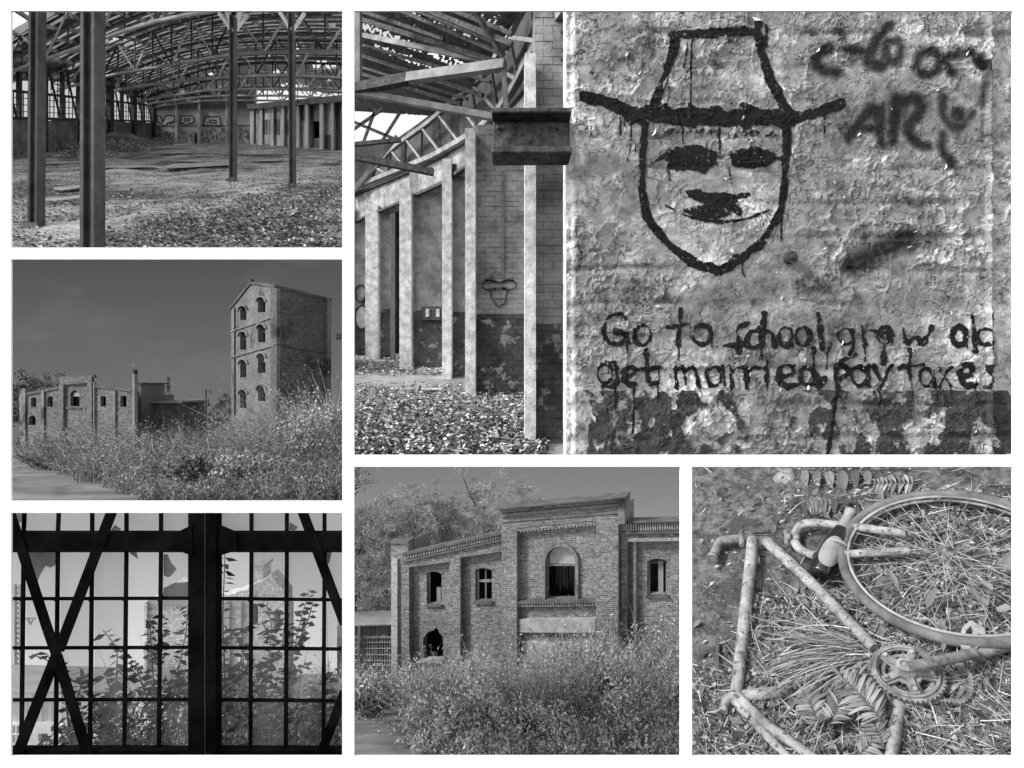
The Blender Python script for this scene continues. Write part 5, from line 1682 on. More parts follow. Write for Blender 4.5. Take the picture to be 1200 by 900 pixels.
# ---- plants right outside the panes
m_sil = M_tone('window_leaf_silhouette', 0.006, 0.03)  # near-black leaves; the backlit silhouette is in their colour
m_sil2 = M_tone('window_plant_leaf_lit', 0.008, 0.12)  # paler copy; the lit look is in the leaf colour
def sapling(label, stems, z, leaf, side=1, seed=1, mat=None):
    R = random.Random(seed)
    b = at(*w4(*stems[0][0]), z)
    t = thing('leafy_sapling', label, 'plant', b, 'saplings outside the steel window')
    mb = MB(); P = []; D = []; S = []
    for st_ in stems:
        pts = resample([at(*w4(*p), z) + Vector((0, R.uniform(-.03, .03), 0)) for p in st_], 14)
        mb.tube(pts, [.006 - .004 * i / 13 for i in range(14)], 5)
        L = sum((a - b_).length for a, b_ in zip(pts, pts[1:]))
        n = max(5, int(L / (leaf * .42)))
        for i in range(n):
            f = (i + R.random() * .5) / n
            k = min(12, int(f * 13))
            p = pts[k].lerp(pts[k + 1], f * 13 - k)
            sd = 1 if i % 2 else -1
            P.append(tuple(p)); D.append((sd * R.uniform(.6, 1.0), R.gauss(0, .35), R.uniform(-.5, .35))); S.append(leaf * R.uniform(1.1, 1.8))
    mb.build('stem', m_bark, t)
    Pn = np.array(P); Dn = np.array(D)
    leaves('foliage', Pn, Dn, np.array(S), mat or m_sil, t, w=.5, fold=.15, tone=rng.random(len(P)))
sapling('sapling with a leafy tip two panes left of the thick post', [[(330, 900), (372, 640), (380, 500), (345, 425)], [(372, 660), (420, 600), (400, 520)], [(350, 760), (300, 640), (250, 560)], [(370, 700), (330, 600)]], 2.65, .038, seed=1)
sapling('tall sapling with drooping leaves just left of the thick post', [[(520, 900), (505, 640), (520, 480), (515, 380)], [(505, 660), (470, 560), (440, 545)], [(520, 560), (560, 480), (555, 350)], [(560, 880), (600, 640), (635, 440), (645, 330)], [(590, 700), (640, 560)]], 2.75, .036, seed=2)
sapling('tall sapling hugging the right side of the thick post', [[(780, 900), (770, 600), (765, 400), (768, 160)], [(770, 480), (800, 430), (850, 440)], [(768, 640), (840, 560), (840, 460)]], 2.6, .040, seed=3)
sapling('sapling with fine leaves in front of the gabled tower', [[(900, 900), (920, 640), (940, 420), (925, 330)], [(930, 560), (980, 480), (990, 360)], [(925, 470), (900, 400)], [(940, 640), (870, 540)]], 2.8, .034, seed=4)
sapling('arching sapling with a feathery tip right of the gabled tower', [[(960, 900), (1000, 560), (1030, 420), (1065, 290)], [(1010, 520), (1060, 400), (1080, 330)], [(1000, 620), (1040, 560), (1075, 548)]], 2.7, .036, seed=5)
sapling('sapling at the right edge of the window', [[(1100, 900), (1090, 700), (1130, 620), (1168, 560)], [(1090, 720), (1070, 640), (1060, 610)], [(1140, 900), (1165, 740), (1172, 640)]], 2.65, .036, seed=6)
sapling('low sapling behind the crossing of the left braces', [[(240, 900), (220, 700), (180, 560), (100, 505)], [(225, 720), (270, 620), (280, 570)], [(130, 900), (150, 820), (190, 760)]], 2.6, .036, seed=7)
n = 6500
px = np.concatenate([rng.uniform(190, 650, n // 2), rng.uniform(752, 1188, n - n // 2)])
top = np.interp(px, [120, 200, 300, 420, 520, 640, 760, 850, 960, 1010, 1120, 1250], [850, 760, 690, 660, 620, 560, 520, 570, 560, 680, 690, 680])
py = top + (900 - top) * rng.random(n) ** .8 + rng.normal(size=n) * 12
zz4 = rng.uniform(2.9, 4.2, n)
zz4 = zz4
P = np.stack([((10 + px / 3.038) - 600) / 600 * zz4, zz4, (450 - (597 + py / 3.038)) / 600 * zz4], -1)
D = rng.normal(size=(n, 3)); D[:, 2] *= .6
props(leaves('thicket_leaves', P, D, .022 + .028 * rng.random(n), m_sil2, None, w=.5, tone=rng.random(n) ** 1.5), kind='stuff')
n = 260
px = rng.uniform(430, 1170, n); py = rng.uniform(700, 860, n)
zz4 = zz4
P = np.stack([((10 + px / 3.038) - 600) / 600 * 3.4, np.full(n, 3.4), (450 - (597 + 900 / 3.038)) / 600 * np.full(n, 3.4)], -1)
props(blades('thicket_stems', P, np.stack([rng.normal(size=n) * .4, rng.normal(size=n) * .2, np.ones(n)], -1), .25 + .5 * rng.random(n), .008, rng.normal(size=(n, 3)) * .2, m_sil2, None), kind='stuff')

# ================================================================== scene: ruined brick works front (lower middle)
S5 = Stage(735, 4.05)
m_dirt5 = M('works_track', 0.10, 0.24, 0.5, 0.8, 0.08, stretch=(.5, 2, 1))
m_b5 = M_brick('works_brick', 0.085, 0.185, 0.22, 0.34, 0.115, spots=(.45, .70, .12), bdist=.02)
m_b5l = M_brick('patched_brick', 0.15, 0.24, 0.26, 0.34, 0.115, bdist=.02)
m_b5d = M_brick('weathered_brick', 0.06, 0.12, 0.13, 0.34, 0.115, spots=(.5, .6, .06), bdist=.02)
m_trim5 = M('sooty_trim', 0.045, 0.11, 1.2, .6, .03)
m_pl5 = M('old_render', 0.16, 0.32, .8, .5, .02, spots=(1.2, .66, .14))
m_wood5 = M('grey_boards', .08, .2, .8, .6, .02, stretch=(2, 2, .3))
m_dkwood5 = M('dark_boards', .02, .07, .8, .6, .02, stretch=(2, 2, .3))
m_roof5 = M('tin_roof', .22, .34, .5, .4, .03)
ground_grid('works_ground', S5, (lambda y: -.42 * y - 2, lambda y: .75 * y + 2, 90), (15.6, 62, 120), m_dirt5, amp=.25, cells=18, seed=15)
mb = MB()
q = [at(380, 480, 72), at(900, 480, 72), at(900, 850, 72), at(380, 850, 72)]
mb.hexa([p + Vector((0, .1, 0)) for p in q] + q)
props(mb.build('sky', M_sky('sky_mid_grey', 168, 124, -32, -10, .3, .02)), kind='structure')

def zf5(px): return 28.0 * 1504 / (px + 707)
FA = VPlane(((463 - 600) / 600 * zf5(463), zf5(463)), ((820 - 600) / 600 * zf5(820), zf5(820)), S5.floor)
wk = thing('brick_works', 'ruined brick works front with a tall raised centre, arched window and shallow sloping parapets', 'building', S5.base(650, 31))
def FO(o0): return lambda u, v, o: FA.at(u, v, o + o0)
def band(P, w0, w1, o0, o1, nm, mt_, par=None):
    mb_ = MB()
    for a, b in zip(P, P[1:]):
        k = [FA.at(a[0], a[1] + w0, o0), FA.at(b[0], b[1] + w0, o0), FA.at(b[0], b[1] - w1, o0), FA.at(a[0], a[1] - w1, o0)]
        f = [FA.at(a[0], a[1] + w0, o1), FA.at(b[0], b[1] + w0, o1), FA.at(b[0], b[1] - w1, o1), FA.at(a[0], a[1] - w1, o1)]
        mb_.hexa(k + f)
    return mb_.build(nm, mt_, par or wk)
def blk(x0, y0, x1, y1, o0, o1, nm, mt_, par=None, dy=0.0):
    mb_ = MB().hexa([FA.at(x0, y1, o0), FA.at(x1, y1, o0), FA.at(x1, y1, o1), FA.at(x0, y1, o1), FA.at(x0, y0, o0), FA.at(x1, y0 + dy, o0), FA.at(x1, y0 + dy, o1), FA.at(x0, y0, o1)])
    return mb_.build(nm, mt_, par or wk)
W1 = arch(500, 517.5, 670, 708, 3.2); W2 = arch(557, 576.5, 666, 704.5, 3.2)
WH = [(520, 773), (495.5, 773), (496, 748), (501, 741), (508, 738.5), (512, 735), (515, 742), (519, 746)]
WA = arch(644, 677.5, 637, 698, 17, 12)
WR = arch(758.5, 782, 655, 697, 2.5)
plate('recessed_wall', [(470, 880), (470, 652), (600, 624), (600, 880)], [W1, W2, WH], FO(0), .5, m_b5, wk, FA.uv)
plate('framing_wall', [(463, 880), (463, 634), (483, 634), (483, 646.5), (599, 621), (599, 880)],
      [[(484, 870), (484, 659.5), (531, 653), (531, 870)], [(543.5, 870), (543.5, 648), (592, 641), (592, 870)]], FO(.45), .42, m_b5, wk, FA.uv)
plate('centre_wall', [(604, 880), (604, 600), (722, 590), (722, 880)], [WA], FO(.55), .5, m_b5, wk, FA.uv)
plate('centre_frame', [(596, 880), (596, 590.5), (729, 577.5), (729, 880)], [[(613.5, 870), (613.5, 617.5), (704, 608.5), (704, 870)]], FO(1.0), .42, m_b5, wk, FA.uv)
plate('right_recessed_wall', [(730, 880), (730, 612), (830, 610), (830, 880)], [WR], FO(0), .5, m_b5, wk, FA.uv)
plate('right_frame', [(729.5, 880), (729.5, 609), (830, 606.5), (830, 880)], [[(737, 870), (737, 631.5), (822, 630), (822, 870)]], FO(.45), .42, m_b5, wk, FA.uv)
blk(743, 632, 746.5, 870, .03, .3, 'thin_pilaster', m_b5, dy=-.1)
blk(463, 630.5, 484.5, 634.5, -.1, .6, 'pilaster_cap', m_trim5)
blk(465, 652, 472, 880, .44, .62, 'pilaster_strip', m_b5l)
# parapets and cornices
def dentils(p, q, y0, y1, n, o0, o1, nm):
    mb_ = MB()
    for k in range(n):
        f = (k + .15) / n; g = (k + .7) / n
        a = (p[0] + (q[0] - p[0]) * f, p[1] + (q[1] - p[1]) * f); b = (p[0] + (q[0] - p[0]) * g, p[1] + (q[1] - p[1]) * g)
        mb_.hexa([FA.at(a[0], a[1] + y1, o0), FA.at(b[0], b[1] + y1, o0), FA.at(b[0], b[1] + y1, o1), FA.at(a[0], a[1] + y1, o1), FA.at(a[0], a[1] + y0, o0), FA.at(b[0], b[1] + y0, o0), FA.at(b[0], b[1] + y0, o1), FA.at(a[0], a[1] + y0, o1)])
    return props(mb_.build(nm, m_b5, wk), kind='stuff')
band([(478, 647.5), (597, 621.5)], .2, 2.4, -.1, .75, 'parapet_cap', m_trim5)
dentils((480, 647), (597, 621.5), .6, 5, 38, .44, .62, 'dentil_row')
band([(478, 654.6), (597, 628.4)], 1.2, .6, .44, .66, 'cornice', m_trim5)
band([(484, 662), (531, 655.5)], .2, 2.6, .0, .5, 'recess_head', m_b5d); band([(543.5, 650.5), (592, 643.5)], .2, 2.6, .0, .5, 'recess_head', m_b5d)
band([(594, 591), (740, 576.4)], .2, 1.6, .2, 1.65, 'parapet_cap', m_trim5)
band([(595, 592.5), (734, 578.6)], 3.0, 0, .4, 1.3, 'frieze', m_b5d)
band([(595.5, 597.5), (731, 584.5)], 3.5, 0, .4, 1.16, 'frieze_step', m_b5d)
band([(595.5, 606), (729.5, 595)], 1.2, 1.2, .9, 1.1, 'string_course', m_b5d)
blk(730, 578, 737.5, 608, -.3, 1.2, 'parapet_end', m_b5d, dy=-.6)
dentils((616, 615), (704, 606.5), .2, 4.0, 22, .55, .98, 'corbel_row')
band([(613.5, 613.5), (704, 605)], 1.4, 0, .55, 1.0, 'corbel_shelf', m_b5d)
band([(729.5, 608.8), (830, 606.2)], .2, 1.6, -.1, .85, 'parapet_cap', m_trim5)
dentils((730, 609.5), (830, 607.2), 1.0, 9.5, 36, .44, .64, 'dentil_row')
band([(729.5, 620.5), (830, 618.5)], 1.6, .6, .44, .7, 'cornice', m_trim5)
band([(737, 628.5), (830, 627)], 3.2, .6, .0, .55, 'recess_head', m_b5)
# arched window
mb = MB()
n = 14
for k in range(n):
    a0, a1 = math.pi * k / n, math.pi * (k + 1) / n
    O = lambda a, rx, ry: (660.8 - rx * math.cos(a), 654 - ry * math.sin(a))
    p = [O(a0, 21, 21.5), O(a1, 21, 21.5), O(a1, 17.2, 17.4), O(a0, 17.2, 17.4)]
    mb.hexa([FA.at(*x, .54) for x in p] + [FA.at(*x, .72) for x in p])
for x0, x1 in ((639.8, 643.6), (678, 681.8)):
    mb.hexa([FA.at(x0, 697, .54), FA.at(x1, 697, .54), FA.at(x1, 697, .72), FA.at(x0, 697, .72), FA.at(x0, 654, .54), FA.at(x1, 654, .54), FA.at(x1, 654, .72), FA.at(x0, 654, .72)])
mb.build('arch_surround', m_b5d, wk)
aw = MB().prism([FA.at(x, y, .2) for x, y in [(646, 659)] + [(660.8 - 15.5 * math.cos(math.pi * k / 8), 653 - 15 * math.sin(math.pi * k / 8)) for k in range(9)] + [(676, 659)]], (0.02, .12, 0)).build('lunette_panel', M('lunette_pale', .22, .44, .9, .3, .02), wk)
blk(645, 659, 677, 661, .15, .35, 'window_rail', m_wood5)
for x in range(646, 678, 4):
    blk(x, 661, x + rnd.uniform(2.2, 3.4), rnd.uniform(690, 698), -.9, -.84, 'inner_board', m_dkwood5)
band([(613.5, 699.2), (704, 697.5)], 1.2, 1.2, .5, .98, 'window_ledge', m_trim5)
dentils((613.5, 700.4), (704, 698.6), 0.2, 4.6, 30, .54, .86, 'ledge_dentils')
blk(614, 719.5, 702, 734, .53, .86, 'sign_panel', m_pl5, dy=-1.2)
blk(617, 774, 650, 776, .53, .74, 'lower_ledge', m_trim5, dy=-.2)
blk(617, 746, 700, 775, .54, .6, 'bricked_up_arch', m_b5l)
# windows of the wings
def wing_win(x0, x1, y0, y1, o, cross):
    fr = blk(x0 - 1.2, y1, x1 + 1.5, y1 + 2.2, -.1, .2, 'window_sill', m_trim5)
    f_ = MB()
    f_.beam(FA.at(x0 + .9, y1, o), FA.at(x0 + .9, y0 + 3, o), .12, .12, up=(0, 1, 0)); f_.beam(FA.at(x1 - .9, y1, o), FA.at(x1 - .9, y0 + 3, o), .12, .12, up=(0, 1, 0))
    if cross:
        f_.beam(FA.at(x0, (y0 + y1) / 2 - 3, o), FA.at(x1, (y0 + y1) / 2 - 3, o), .14, .14)
        f_.beam(FA.at((x0 + x1) / 2, y1, o), FA.at((x0 + x1) / 2, y0 + 2, o), .10, .10, up=(0, 1, 0))
    f_.build('window_frame', m_wood5, wk)
    mb_ = MB()
    for k in range(6):
        a0, a1 = k / 6, (k + 1) / 6
        A_ = lambda t, e: (x0 - 1.5 + (x1 - x0 + 3) * t, y0 + 2.6 - e - 3.4 * math.sin(math.pi * t))
        p = [A_(a0, 0), A_(a1, 0), A_(a1, 2.6), A_(a0, 2.6)]
        mb_.hexa([FA.at(*x, -.02) for x in p] + [FA.at(*x, .06) for x in p])
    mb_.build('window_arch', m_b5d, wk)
wing_win(500, 517.5, 670, 708, -.25, False); wing_win(557, 576.5, 666, 704.5, -.3, True); wing_win(758.5, 782, 655, 697, -.3, False)
blk(509, 690, 514, 708, -.34, -.28, 'window_board', m_wood5)
blk(770, 660, 776, 697, -.44, -.4, 'window_board', m_wood5)
blk(494, 772, 521, 776, -.3, .12, 'hole_sill', m_pl5)
for x in range(499, 520, 4):
    blk(x, 776, x + 1.4, 790, -.05, .05, 'railing_bar', m_trim5)
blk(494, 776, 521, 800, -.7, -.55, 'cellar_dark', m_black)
# depth of the building: dark sheets for the unlit inside, and side walls
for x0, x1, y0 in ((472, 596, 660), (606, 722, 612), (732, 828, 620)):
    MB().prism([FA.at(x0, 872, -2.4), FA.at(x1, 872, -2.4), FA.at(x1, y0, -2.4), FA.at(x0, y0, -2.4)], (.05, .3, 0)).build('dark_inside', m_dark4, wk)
for x0, y0 in ((466, 640), (725, 600)):
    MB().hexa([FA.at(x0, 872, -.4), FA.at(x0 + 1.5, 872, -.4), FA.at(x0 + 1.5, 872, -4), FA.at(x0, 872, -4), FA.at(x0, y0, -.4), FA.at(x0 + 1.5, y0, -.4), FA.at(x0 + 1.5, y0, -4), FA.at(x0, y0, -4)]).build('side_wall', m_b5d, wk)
blk(470, 662, 828, 664, -4.0, -.5, 'old_floor', m_trim5)

# shed and lattice fence at the left
s5 = thing('board_shed', 'low tin roofed shed of grey boards left of the brick works', 'shed', S5.base(440, 39))
def b5(px0, py0, px1, py1, z, th, nm, mt_, par):
    return MB().box((at(px0, 0, z).x, z, at(0, py1, z).z), (at(px1, 0, z).x, z + th, at(0, py0, z).z)).build(nm, mt_, par)
MB().hexa([at(395, 733, 39), at(464, 731, 39), at(464, 732.5, 39), at(395, 734.5, 39), at(395, 716, 45), at(464, 715, 45), at(464, 716.5, 45), at(395, 717.5, 45)]).build('tin_roof', m_roof5, s5)
x = 395.0
while x < 463:
    w = rnd.uniform(2.2, 3.6)
    b5(x, 732.5 + rnd.uniform(0, 1), x + w - .3, 747 + rnd.uniform(-1, 2.5), 39.6 + rnd.uniform(0, .1), .1, 'wall_board', m_wood5, s5)
    x += w
b5(395, 733, 463, 800, 40.6, .2, 'dark_inside', m_dark4, s5)
fe = thing('lattice_fence', 'bar lattice fence below the boards of the tin roofed shed', 'fence', S5.base(440, 38.5))
for k in range(17):
    x = 416 + k * 2.9
    MB().beam(at(x, 790, 38.6), at(x + rnd.uniform(-.3, .3), 745, 38.6), .05, .05, up=(0, 1, 0)).build('fence_bar', m_roof5, fe)
for y in (747, 753, 760, 767, 774, 780):
    MB().beam(at(410, y, 38.55), at(463, y + rnd.uniform(-.5, .5), 38.55), .05, .05).build('fence_rail', m_roof5, fe)
b5(419.5, 733, 422, 792, 38.4, .15, 'fence_post', m_wood5, fe)

# trees behind
m_fol5 = M_tone('tree_leaf', 0.22, 0.85)
for i, (px, top, zt_, sp, n, lb_) in enumerate([(422, 582, 48, 3.4, 5200, 'tree at the left edge with its bare lower branches showing'), (448, 600, 56, 3.2, 2600, 'shorter tree second from the left edge behind the works'), (484, 574, 52, 3.8, 5200, 'broad tree behind the left corner pilaster of the works'), (524, 582, 55, 3.6, 4200, 'tree behind the left wing of the works'), (560, 571, 53, 3.6, 4800, 'tall tree behind the left wing near the raised centre'), (606, 568, 57, 3.8, 4600, 'tallest tree, right behind the raised centre of the works')]):
    b = S5.base(px, zt_); h = ((450 - top) / 600 * zt_) - b.z
    tree('poplar_tree', lb_, b, h, sp, int(n * 4.6), .21, m_fol5, .12, 24, 'trees behind the brick works', clumps=230, r0=.20, seed=90 + i)

# weeds in front
m_und5 = M_tone('thicket_leaf', 0.08, 0.58)
c5 = ([380, 420, 440, 462, 470, 487, 510, 537, 560, 595, 620, 640, 651, 667, 690, 698, 712, 726, 738, 746, 760, 797, 840], [778, 780, 776, 780, 778, 768, 776, 772, 768, 776, 770, 768, 758, 736, 730, 755, 752, 736, 752, 740, 716, 708, 700])
def keep5(px, z):
    py = 735 + 600 * 4.05 / z
    return ~((px < 478 + 8 * np.sin(py * .35)) & (py > 833))
undergrowth(S5, (385, 830), (16.1, 30.5), c5, lambda px, z: np.interp(z, [16, 18.5, 21, 25, 30], [.35, 1.1, 2.4, 4.2, 6.2]), 125000, 17000, .115, 81, keep5, ('thicket_leaves', 'thicket_stalks'), wob=.7, mat=m_und5)
W5 = random.Random(9)
weed_bushes(S5, [(W5.uniform(485, 800), 1 / W5.uniform(1 / 27, 1 / 17.5), W5.uniform(.9, 1.8), W5.uniform(1.0, 2.3), 1100, W5.choice([m_ltleaf, m_und5, m_ltleaf, m_dkleaf])) for k in range(30)],
            'leafy weed bush in the thicket before the brick works', 'weed bushes before the brick works', .12, 400)
for px, z, w, h, n, lb_, mt_, sd in [(440, 26.5, 1.6, 1.6, 900, 'pale leafy bush by the track below the lattice fence', m_ltleaf, 1), (424, 25.5, 1.2, 1.3, 700, 'pale bush at the left edge above the track', m_ltleaf, 2), (672, 27.5, 1.7, 3.4, 1500, 'tall sprig topped bush in front of the blank sign panel', m_und, 3), (728, 27, .9, 3.2, 700, 'grassy shrub at the right foot of the raised centre', m_ltleaf, 4), (775, 25.5, 2.0, 3.0, 1400, 'tall dry bush under the right hand window', m_und, 5), (574, 25, 1.4, 1.7, 800, 'dark bush below the second window of the left wing', m_dkleaf, 6), (505, 19.5, .9, .8, 600, 'dark bush near the front left of the thicket', m_dkleaf, 7), (680, 21, 1.0, 1.3, 600, 'dark bush in the middle of the thicket', m_dkleaf, 8), (438, 23.8, 1.3, .7, 500, 'dark low bush at the edge of the track', m_dkleaf, 9), (620, 17.6, .9, .8, 500, 'dark bush at the front of the thicket', m_dkleaf, 10), (730, 17.2, 1.0, .9, 600, 'rounded dry bush at the front right of the thicket', m_und, 11)]:
    shrub('bush', lb_, S5.base(px, z), w, h, n, .17, mt_, seed=100 + sd, group='bushes before the brick works')

# ================================================================== scene: wrecked bicycle on the ground (lower right)
class Bank(Stage):
    """Ground that rises to the right by a and away by b from H below the eye."""
    def __init__(s, H, a, b):
        s.H = H; s.a = a; s.b = b
        s.n = Vector((-a, -b, 1.0)); s.L = s.n.length; s.n.normalize()
    def g(s, px, py, h=0.0):
        k = (px - 600) / 600.0
        y = (s.H - h * s.L) / (s.a * k + s.b - (450 - py) / 600.0)
        return at(px, py, y)
S6 = Bank(3.6, 0.55, 0.43)
EN = S6.n
E1 = Vector((1, 0, 0.55)).normalized()
E2 = EN.cross(E1).normalized()
def G6(px, py, h=0.0):
    return S6.g(px, py, h)
def z6(x, y): return (805 + x / 2.594, 543 + y / 2.594)
def g6(x, y, h=0.0): return G6(*z6(x, y), h)
m_dirt6 = M('gritty_dirt', 0.04, 0.22, 14.0, 1.0, 0.05, detail=10, spots=(3.0, .58, .08))
nk, nj = 170, 150
K = np.linspace(.3425, 1.22, nk)
YT = np.minimum(4.6, S6.H / (S6.a * K + .583))
T_ = np.linspace(0, 1, nj)
Yg = 2.05 + (YT[None, :] - 2.05) * T_[:, None]
Xg = Yg * K[None, :]
Zg = -S6.H + S6.a * Xg + S6.b * Yg + (vnoise(nk, nj, 40, 25, 4) - .5) * .04
i = np.arange((nj - 1) * (nk - 1)); a_ = (i // (nk - 1)) * nk + i % (nk - 1)
props(np_mesh('gravel_ground', np.stack([Xg, Yg, Zg], -1).reshape(-1, 3), np.stack([a_, a_ + 1, a_ + nk + 1, a_ + nk], -1), m_dirt6, smooth=True), kind='structure')
m_paint6 = M('chipped_frame_paint', 0.13, 0.36, 12.0, .4, .004, rough=.75, spots=(30.0, .60, .08))
m_rust6 = M('rusty_steel', 0.07, 0.26, 10.0, .8, .01, rough=.8)
m_tyre6 = M('dusty_tyre', 0.07, 0.16, 8.0, .6, .008)
m_rim6 = M('dull_rim', 0.14, 0.36, 6.0, .5, .006, rough=.55)
bk_ = thing('bicycle', 'wrecked rusty bicycle lying in weeds with a loose wheel and chainring', 'bicycle', g6(500, 520))
def pipe(P, w, nm, mt_=None, par=None, h=.07, n=14):
    pts = [g6(p[0], p[1], p[2] if len(p) > 2 else h) for p in P]
    if len(pts) > 2:
        pts = smooth_path(pts, 6)
    r = [w / 2 / 2.594 / 600 * p.y for p in pts]
    return MB().tube(pts, r, n).build(nm, mt_ or m_paint6, par or bk_, smooth=True)
def smooth_path(P, k):
    out = []
    Q = [P[0]] + P + [P[-1]]
    for i in range(1, len(Q) - 2):
        for j in range(k):
            t = j / k
            a, b, c, d = Q[i - 1], Q[i], Q[i + 1], Q[i + 2]
            out.append(.5 * ((2 * b) + (c - a) * t + (2 * a - 5 * b + 4 * c - d) * t * t + (3 * b - a - 3 * c + d) * t ** 3))
    out.append(P[-1])
    return out
pipe([(201, 232), (175, 470), (150, 700)], 34, 'head_tube')
pipe([(242, 236), (390, 375), (570, 562)], 34, 'down_tube')
pipe([(152, 704), (240, 790), (400, 905)], 30, 'fork_blade'); pipe([(140, 718), (230, 815), (320, 905)], 26, 'fork_blade', h=.05)
pipe([(158, 708), (320, 692)], 34, 'bottom_tube', h=.05)
pipe([(110, 755), (120, 722), (150, 702)], 26, 'lug', h=.06)
pipe([(178, 775), (195, 752)], 12, 'brake_lug', h=.08)
pipe([(78, 290), (100, 240), (135, 232), (172, 230)], 27, 'handlebar_stub', m_rust6)
pipe([(78, 290), (80, 280)], 33, 'bar_end', m_rust6)
pipe([(166, 205), (167, 250)], 15, 'stem_collar', m_rust6, h=.09); pipe([(302, 205), (304, 248)], 13, 'stem_collar', m_rust6, h=.07)
pipe([(302, 228), (318, 226)], 30, 'stem_end', m_rust6, h=.06)
pipe([(332, 236, .05), (334, 205, .06), (372, 182, .10), (500, 192, .12), (600, 205, .12), (668, 214, .12)], 25, 'seat_stay')
pipe([(668, 214, .12), (735, 210, .11)], 8, 'stay_tip', h=.12)
pipe([(328, 240, .05), (345, 262, .06), (392, 282, .08)], 27, 'seat_stay', h=.06)
pipe([(480, 276, .12), (570, 272, .12), (678, 266, .11)], 24, 'chain_stay')
pipe([(646, 728, .06), (635, 800, .08), (620, 905, .10)], 33, 'seat_tube')
# wheel
wc = g6(800, 290, .12)
RW = .5236
wh = bpy.data.objects.new('wheel', None); wh.empty_display_size = .1; COL.objects.link(wh); wh.parent = bk_; wh.location = wc - WLOC[bk_.name]; WLOC[wh.name] = wc
def circ(R_, lift_, n=64, wob=0.0):
    return [wc + (E1 * math.cos(2 * math.pi * k / n) + E2 * math.sin(2 * math.pi * k / n)) * (R_ + wob * math.sin(5 * 2 * math.pi * k / n)) + EN * lift_ for k in range(n + 1)]
def ring(R_, r_, lift_, nm, mt_, nn=12):
    return MB().tube(circ(R_, lift_), r_, nn, cap=False).build(nm, mt_, wh, smooth=True)
ring(RW - .022, .027, 0, 'tyre', m_tyre6); ring(RW - .054, .008, .008, 'rim', m_rim6); ring(RW - .063, .008, -.016, 'rim_edge', m_rust6)
MB().lathe(wc - EN * .07, EN, [(0, .012), (.01, .03), (.02, .03), (.025, .016), (.115, .016), (.12, .03), (.13, .03), (.14, .012), (.17, .01)], 14).build('hub', m_rust6, wh)
for k in range(34):
    a = 2 * math.pi * k / 34
    s = 1 if k % 2 else -1
    b = a + s * (1.1 if (k // 2) % 2 else -1.1)
    hp = wc + (E1 * math.cos(b) + E2 * math.sin(b)) * .028 + EN * (.055 * s)
    rp_ = wc + (E1 * math.cos(a) + E2 * math.sin(a)) * (RW - .058)
    if k in (5, 17, 28): rp_ = hp.lerp(rp_, .7) + EN * .04 + E1 * .05
    MB().tube([hp, rp_], .0019, 5).build('spoke', m_rim6, wh)
# chainring
cc = g6(668, 632, .10)
RC = .148
def CF(u, v, o): return cc + E1 * u + E2 * v + EN * o
outer = []
NT = 44
for k in range(NT):
    for f, r in ((-.42, .945), (-.16, 1.0), (.16, 1.0), (.42, .945)):
        a = 2 * math.pi * (k + f) / NT
        outer.append((RC * r * math.cos(a), RC * r * math.sin(a)))
hl = []
for k in range(5):
    a0 = 2 * math.pi * (k / 5) + 1.78; a1 = a0 + 2 * math.pi / 5
    h_ = [(RC * .76 * math.cos(a0 + .20 + (a1 - a0 - .40) * j / 8), RC * .76 * math.sin(a0 + .20 + (a1 - a0 - .40) * j / 8)) for j in range(9)]
    h_ += [(RC * .42 * math.cos(a1 - .40 - (a1 - a0 - .80) * j / 4), RC * .42 * math.sin(a1 - .40 - (a1 - a0 - .80) * j / 4)) for j in range(5)]
    hl.append(h_)
cr = plate('chainring', outer, hl, CF, .012, m_rust6, bk_)
mb = MB().tube([CF(RC * .84 * math.cos(2 * math.pi * k / 40), RC * .84 * math.sin(2 * math.pi * k / 40), .006) for k in range(41)], .007, 6, cap=False)
mb.build('ring_rib', m_rust6, bk_, smooth=True)
i_out = [(RC * .70 * math.cos(2 * math.pi * k / 32), RC * .70 * math.sin(2 * math.pi * k / 32)) for k in range(32)]
i_in = [(RC * .60 * math.cos(-2 * math.pi * k / 32), RC * .60 * math.sin(-2 * math.pi * k / 32)) for k in range(32)]
plate('inner_ring', i_out, [i_in], lambda u, v, o: CF(u, v, o - .022), .008, m_rust6, bk_)
for k in range(5):
    a = 2 * math.pi * k / 5 + 1.78
    MB().beam(CF(RC * .1 * math.cos(a), RC * .1 * math.sin(a), .012), CF(RC * .78 * math.cos(a), RC * .78 * math.sin(a), .006), .030, .016, up=EN).build('spider_arm', m_rust6, bk_, bevel=.004)
    MB().lathe(CF(RC * .66 * math.cos(a), RC * .66 * math.sin(a), .015), EN, [(0, .010), (.012, .010), (.014, .006)], 8).build('ring_bolt', m_rim6, bk_)
MB().lathe(CF(0, 0, -.02), EN, [(0, .045), (.04, .045), (.06, .034), (.075, .034), (.078, .018), (.07, .016)], 16).build('crank_boss', m_rust6, bk_)
pipe([(676, 618, .19), (780, 598, .17), (880, 575, .14)], 30, 'crank_arm', m_rust6)
pipe([(860, 585, .09), (930, 565, .10), (1010, 538, .11)], 34, 'chain_stay', m_rust6)
def prism6(P, h, th, nm, mt_, par):
    return MB().prism([g6(*p, h) for p in P], EN * th).build(nm, mt_, par, bevel=.004)
def F6(u, v, o): return g6(u, v, .13) + EN * o
plate('pedal', [(828, 548), (836, 500), (862, 476), (905, 500), (908, 520), (872, 578), (842, 566)], [[(842, 540), (848, 508), (862, 494), (872, 508), (850, 552)], [(862, 560), (886, 516), (898, 520), (872, 566)]], F6, .09, m_rim6, bk_)
plate('pedal_plate', [(762, 478), (782, 484), (800, 530), (780, 572), (770, 556), (778, 530)], [], lambda u, v, o: g6(u, v, .12) + EN * o, .02, m_rust6, bk_)
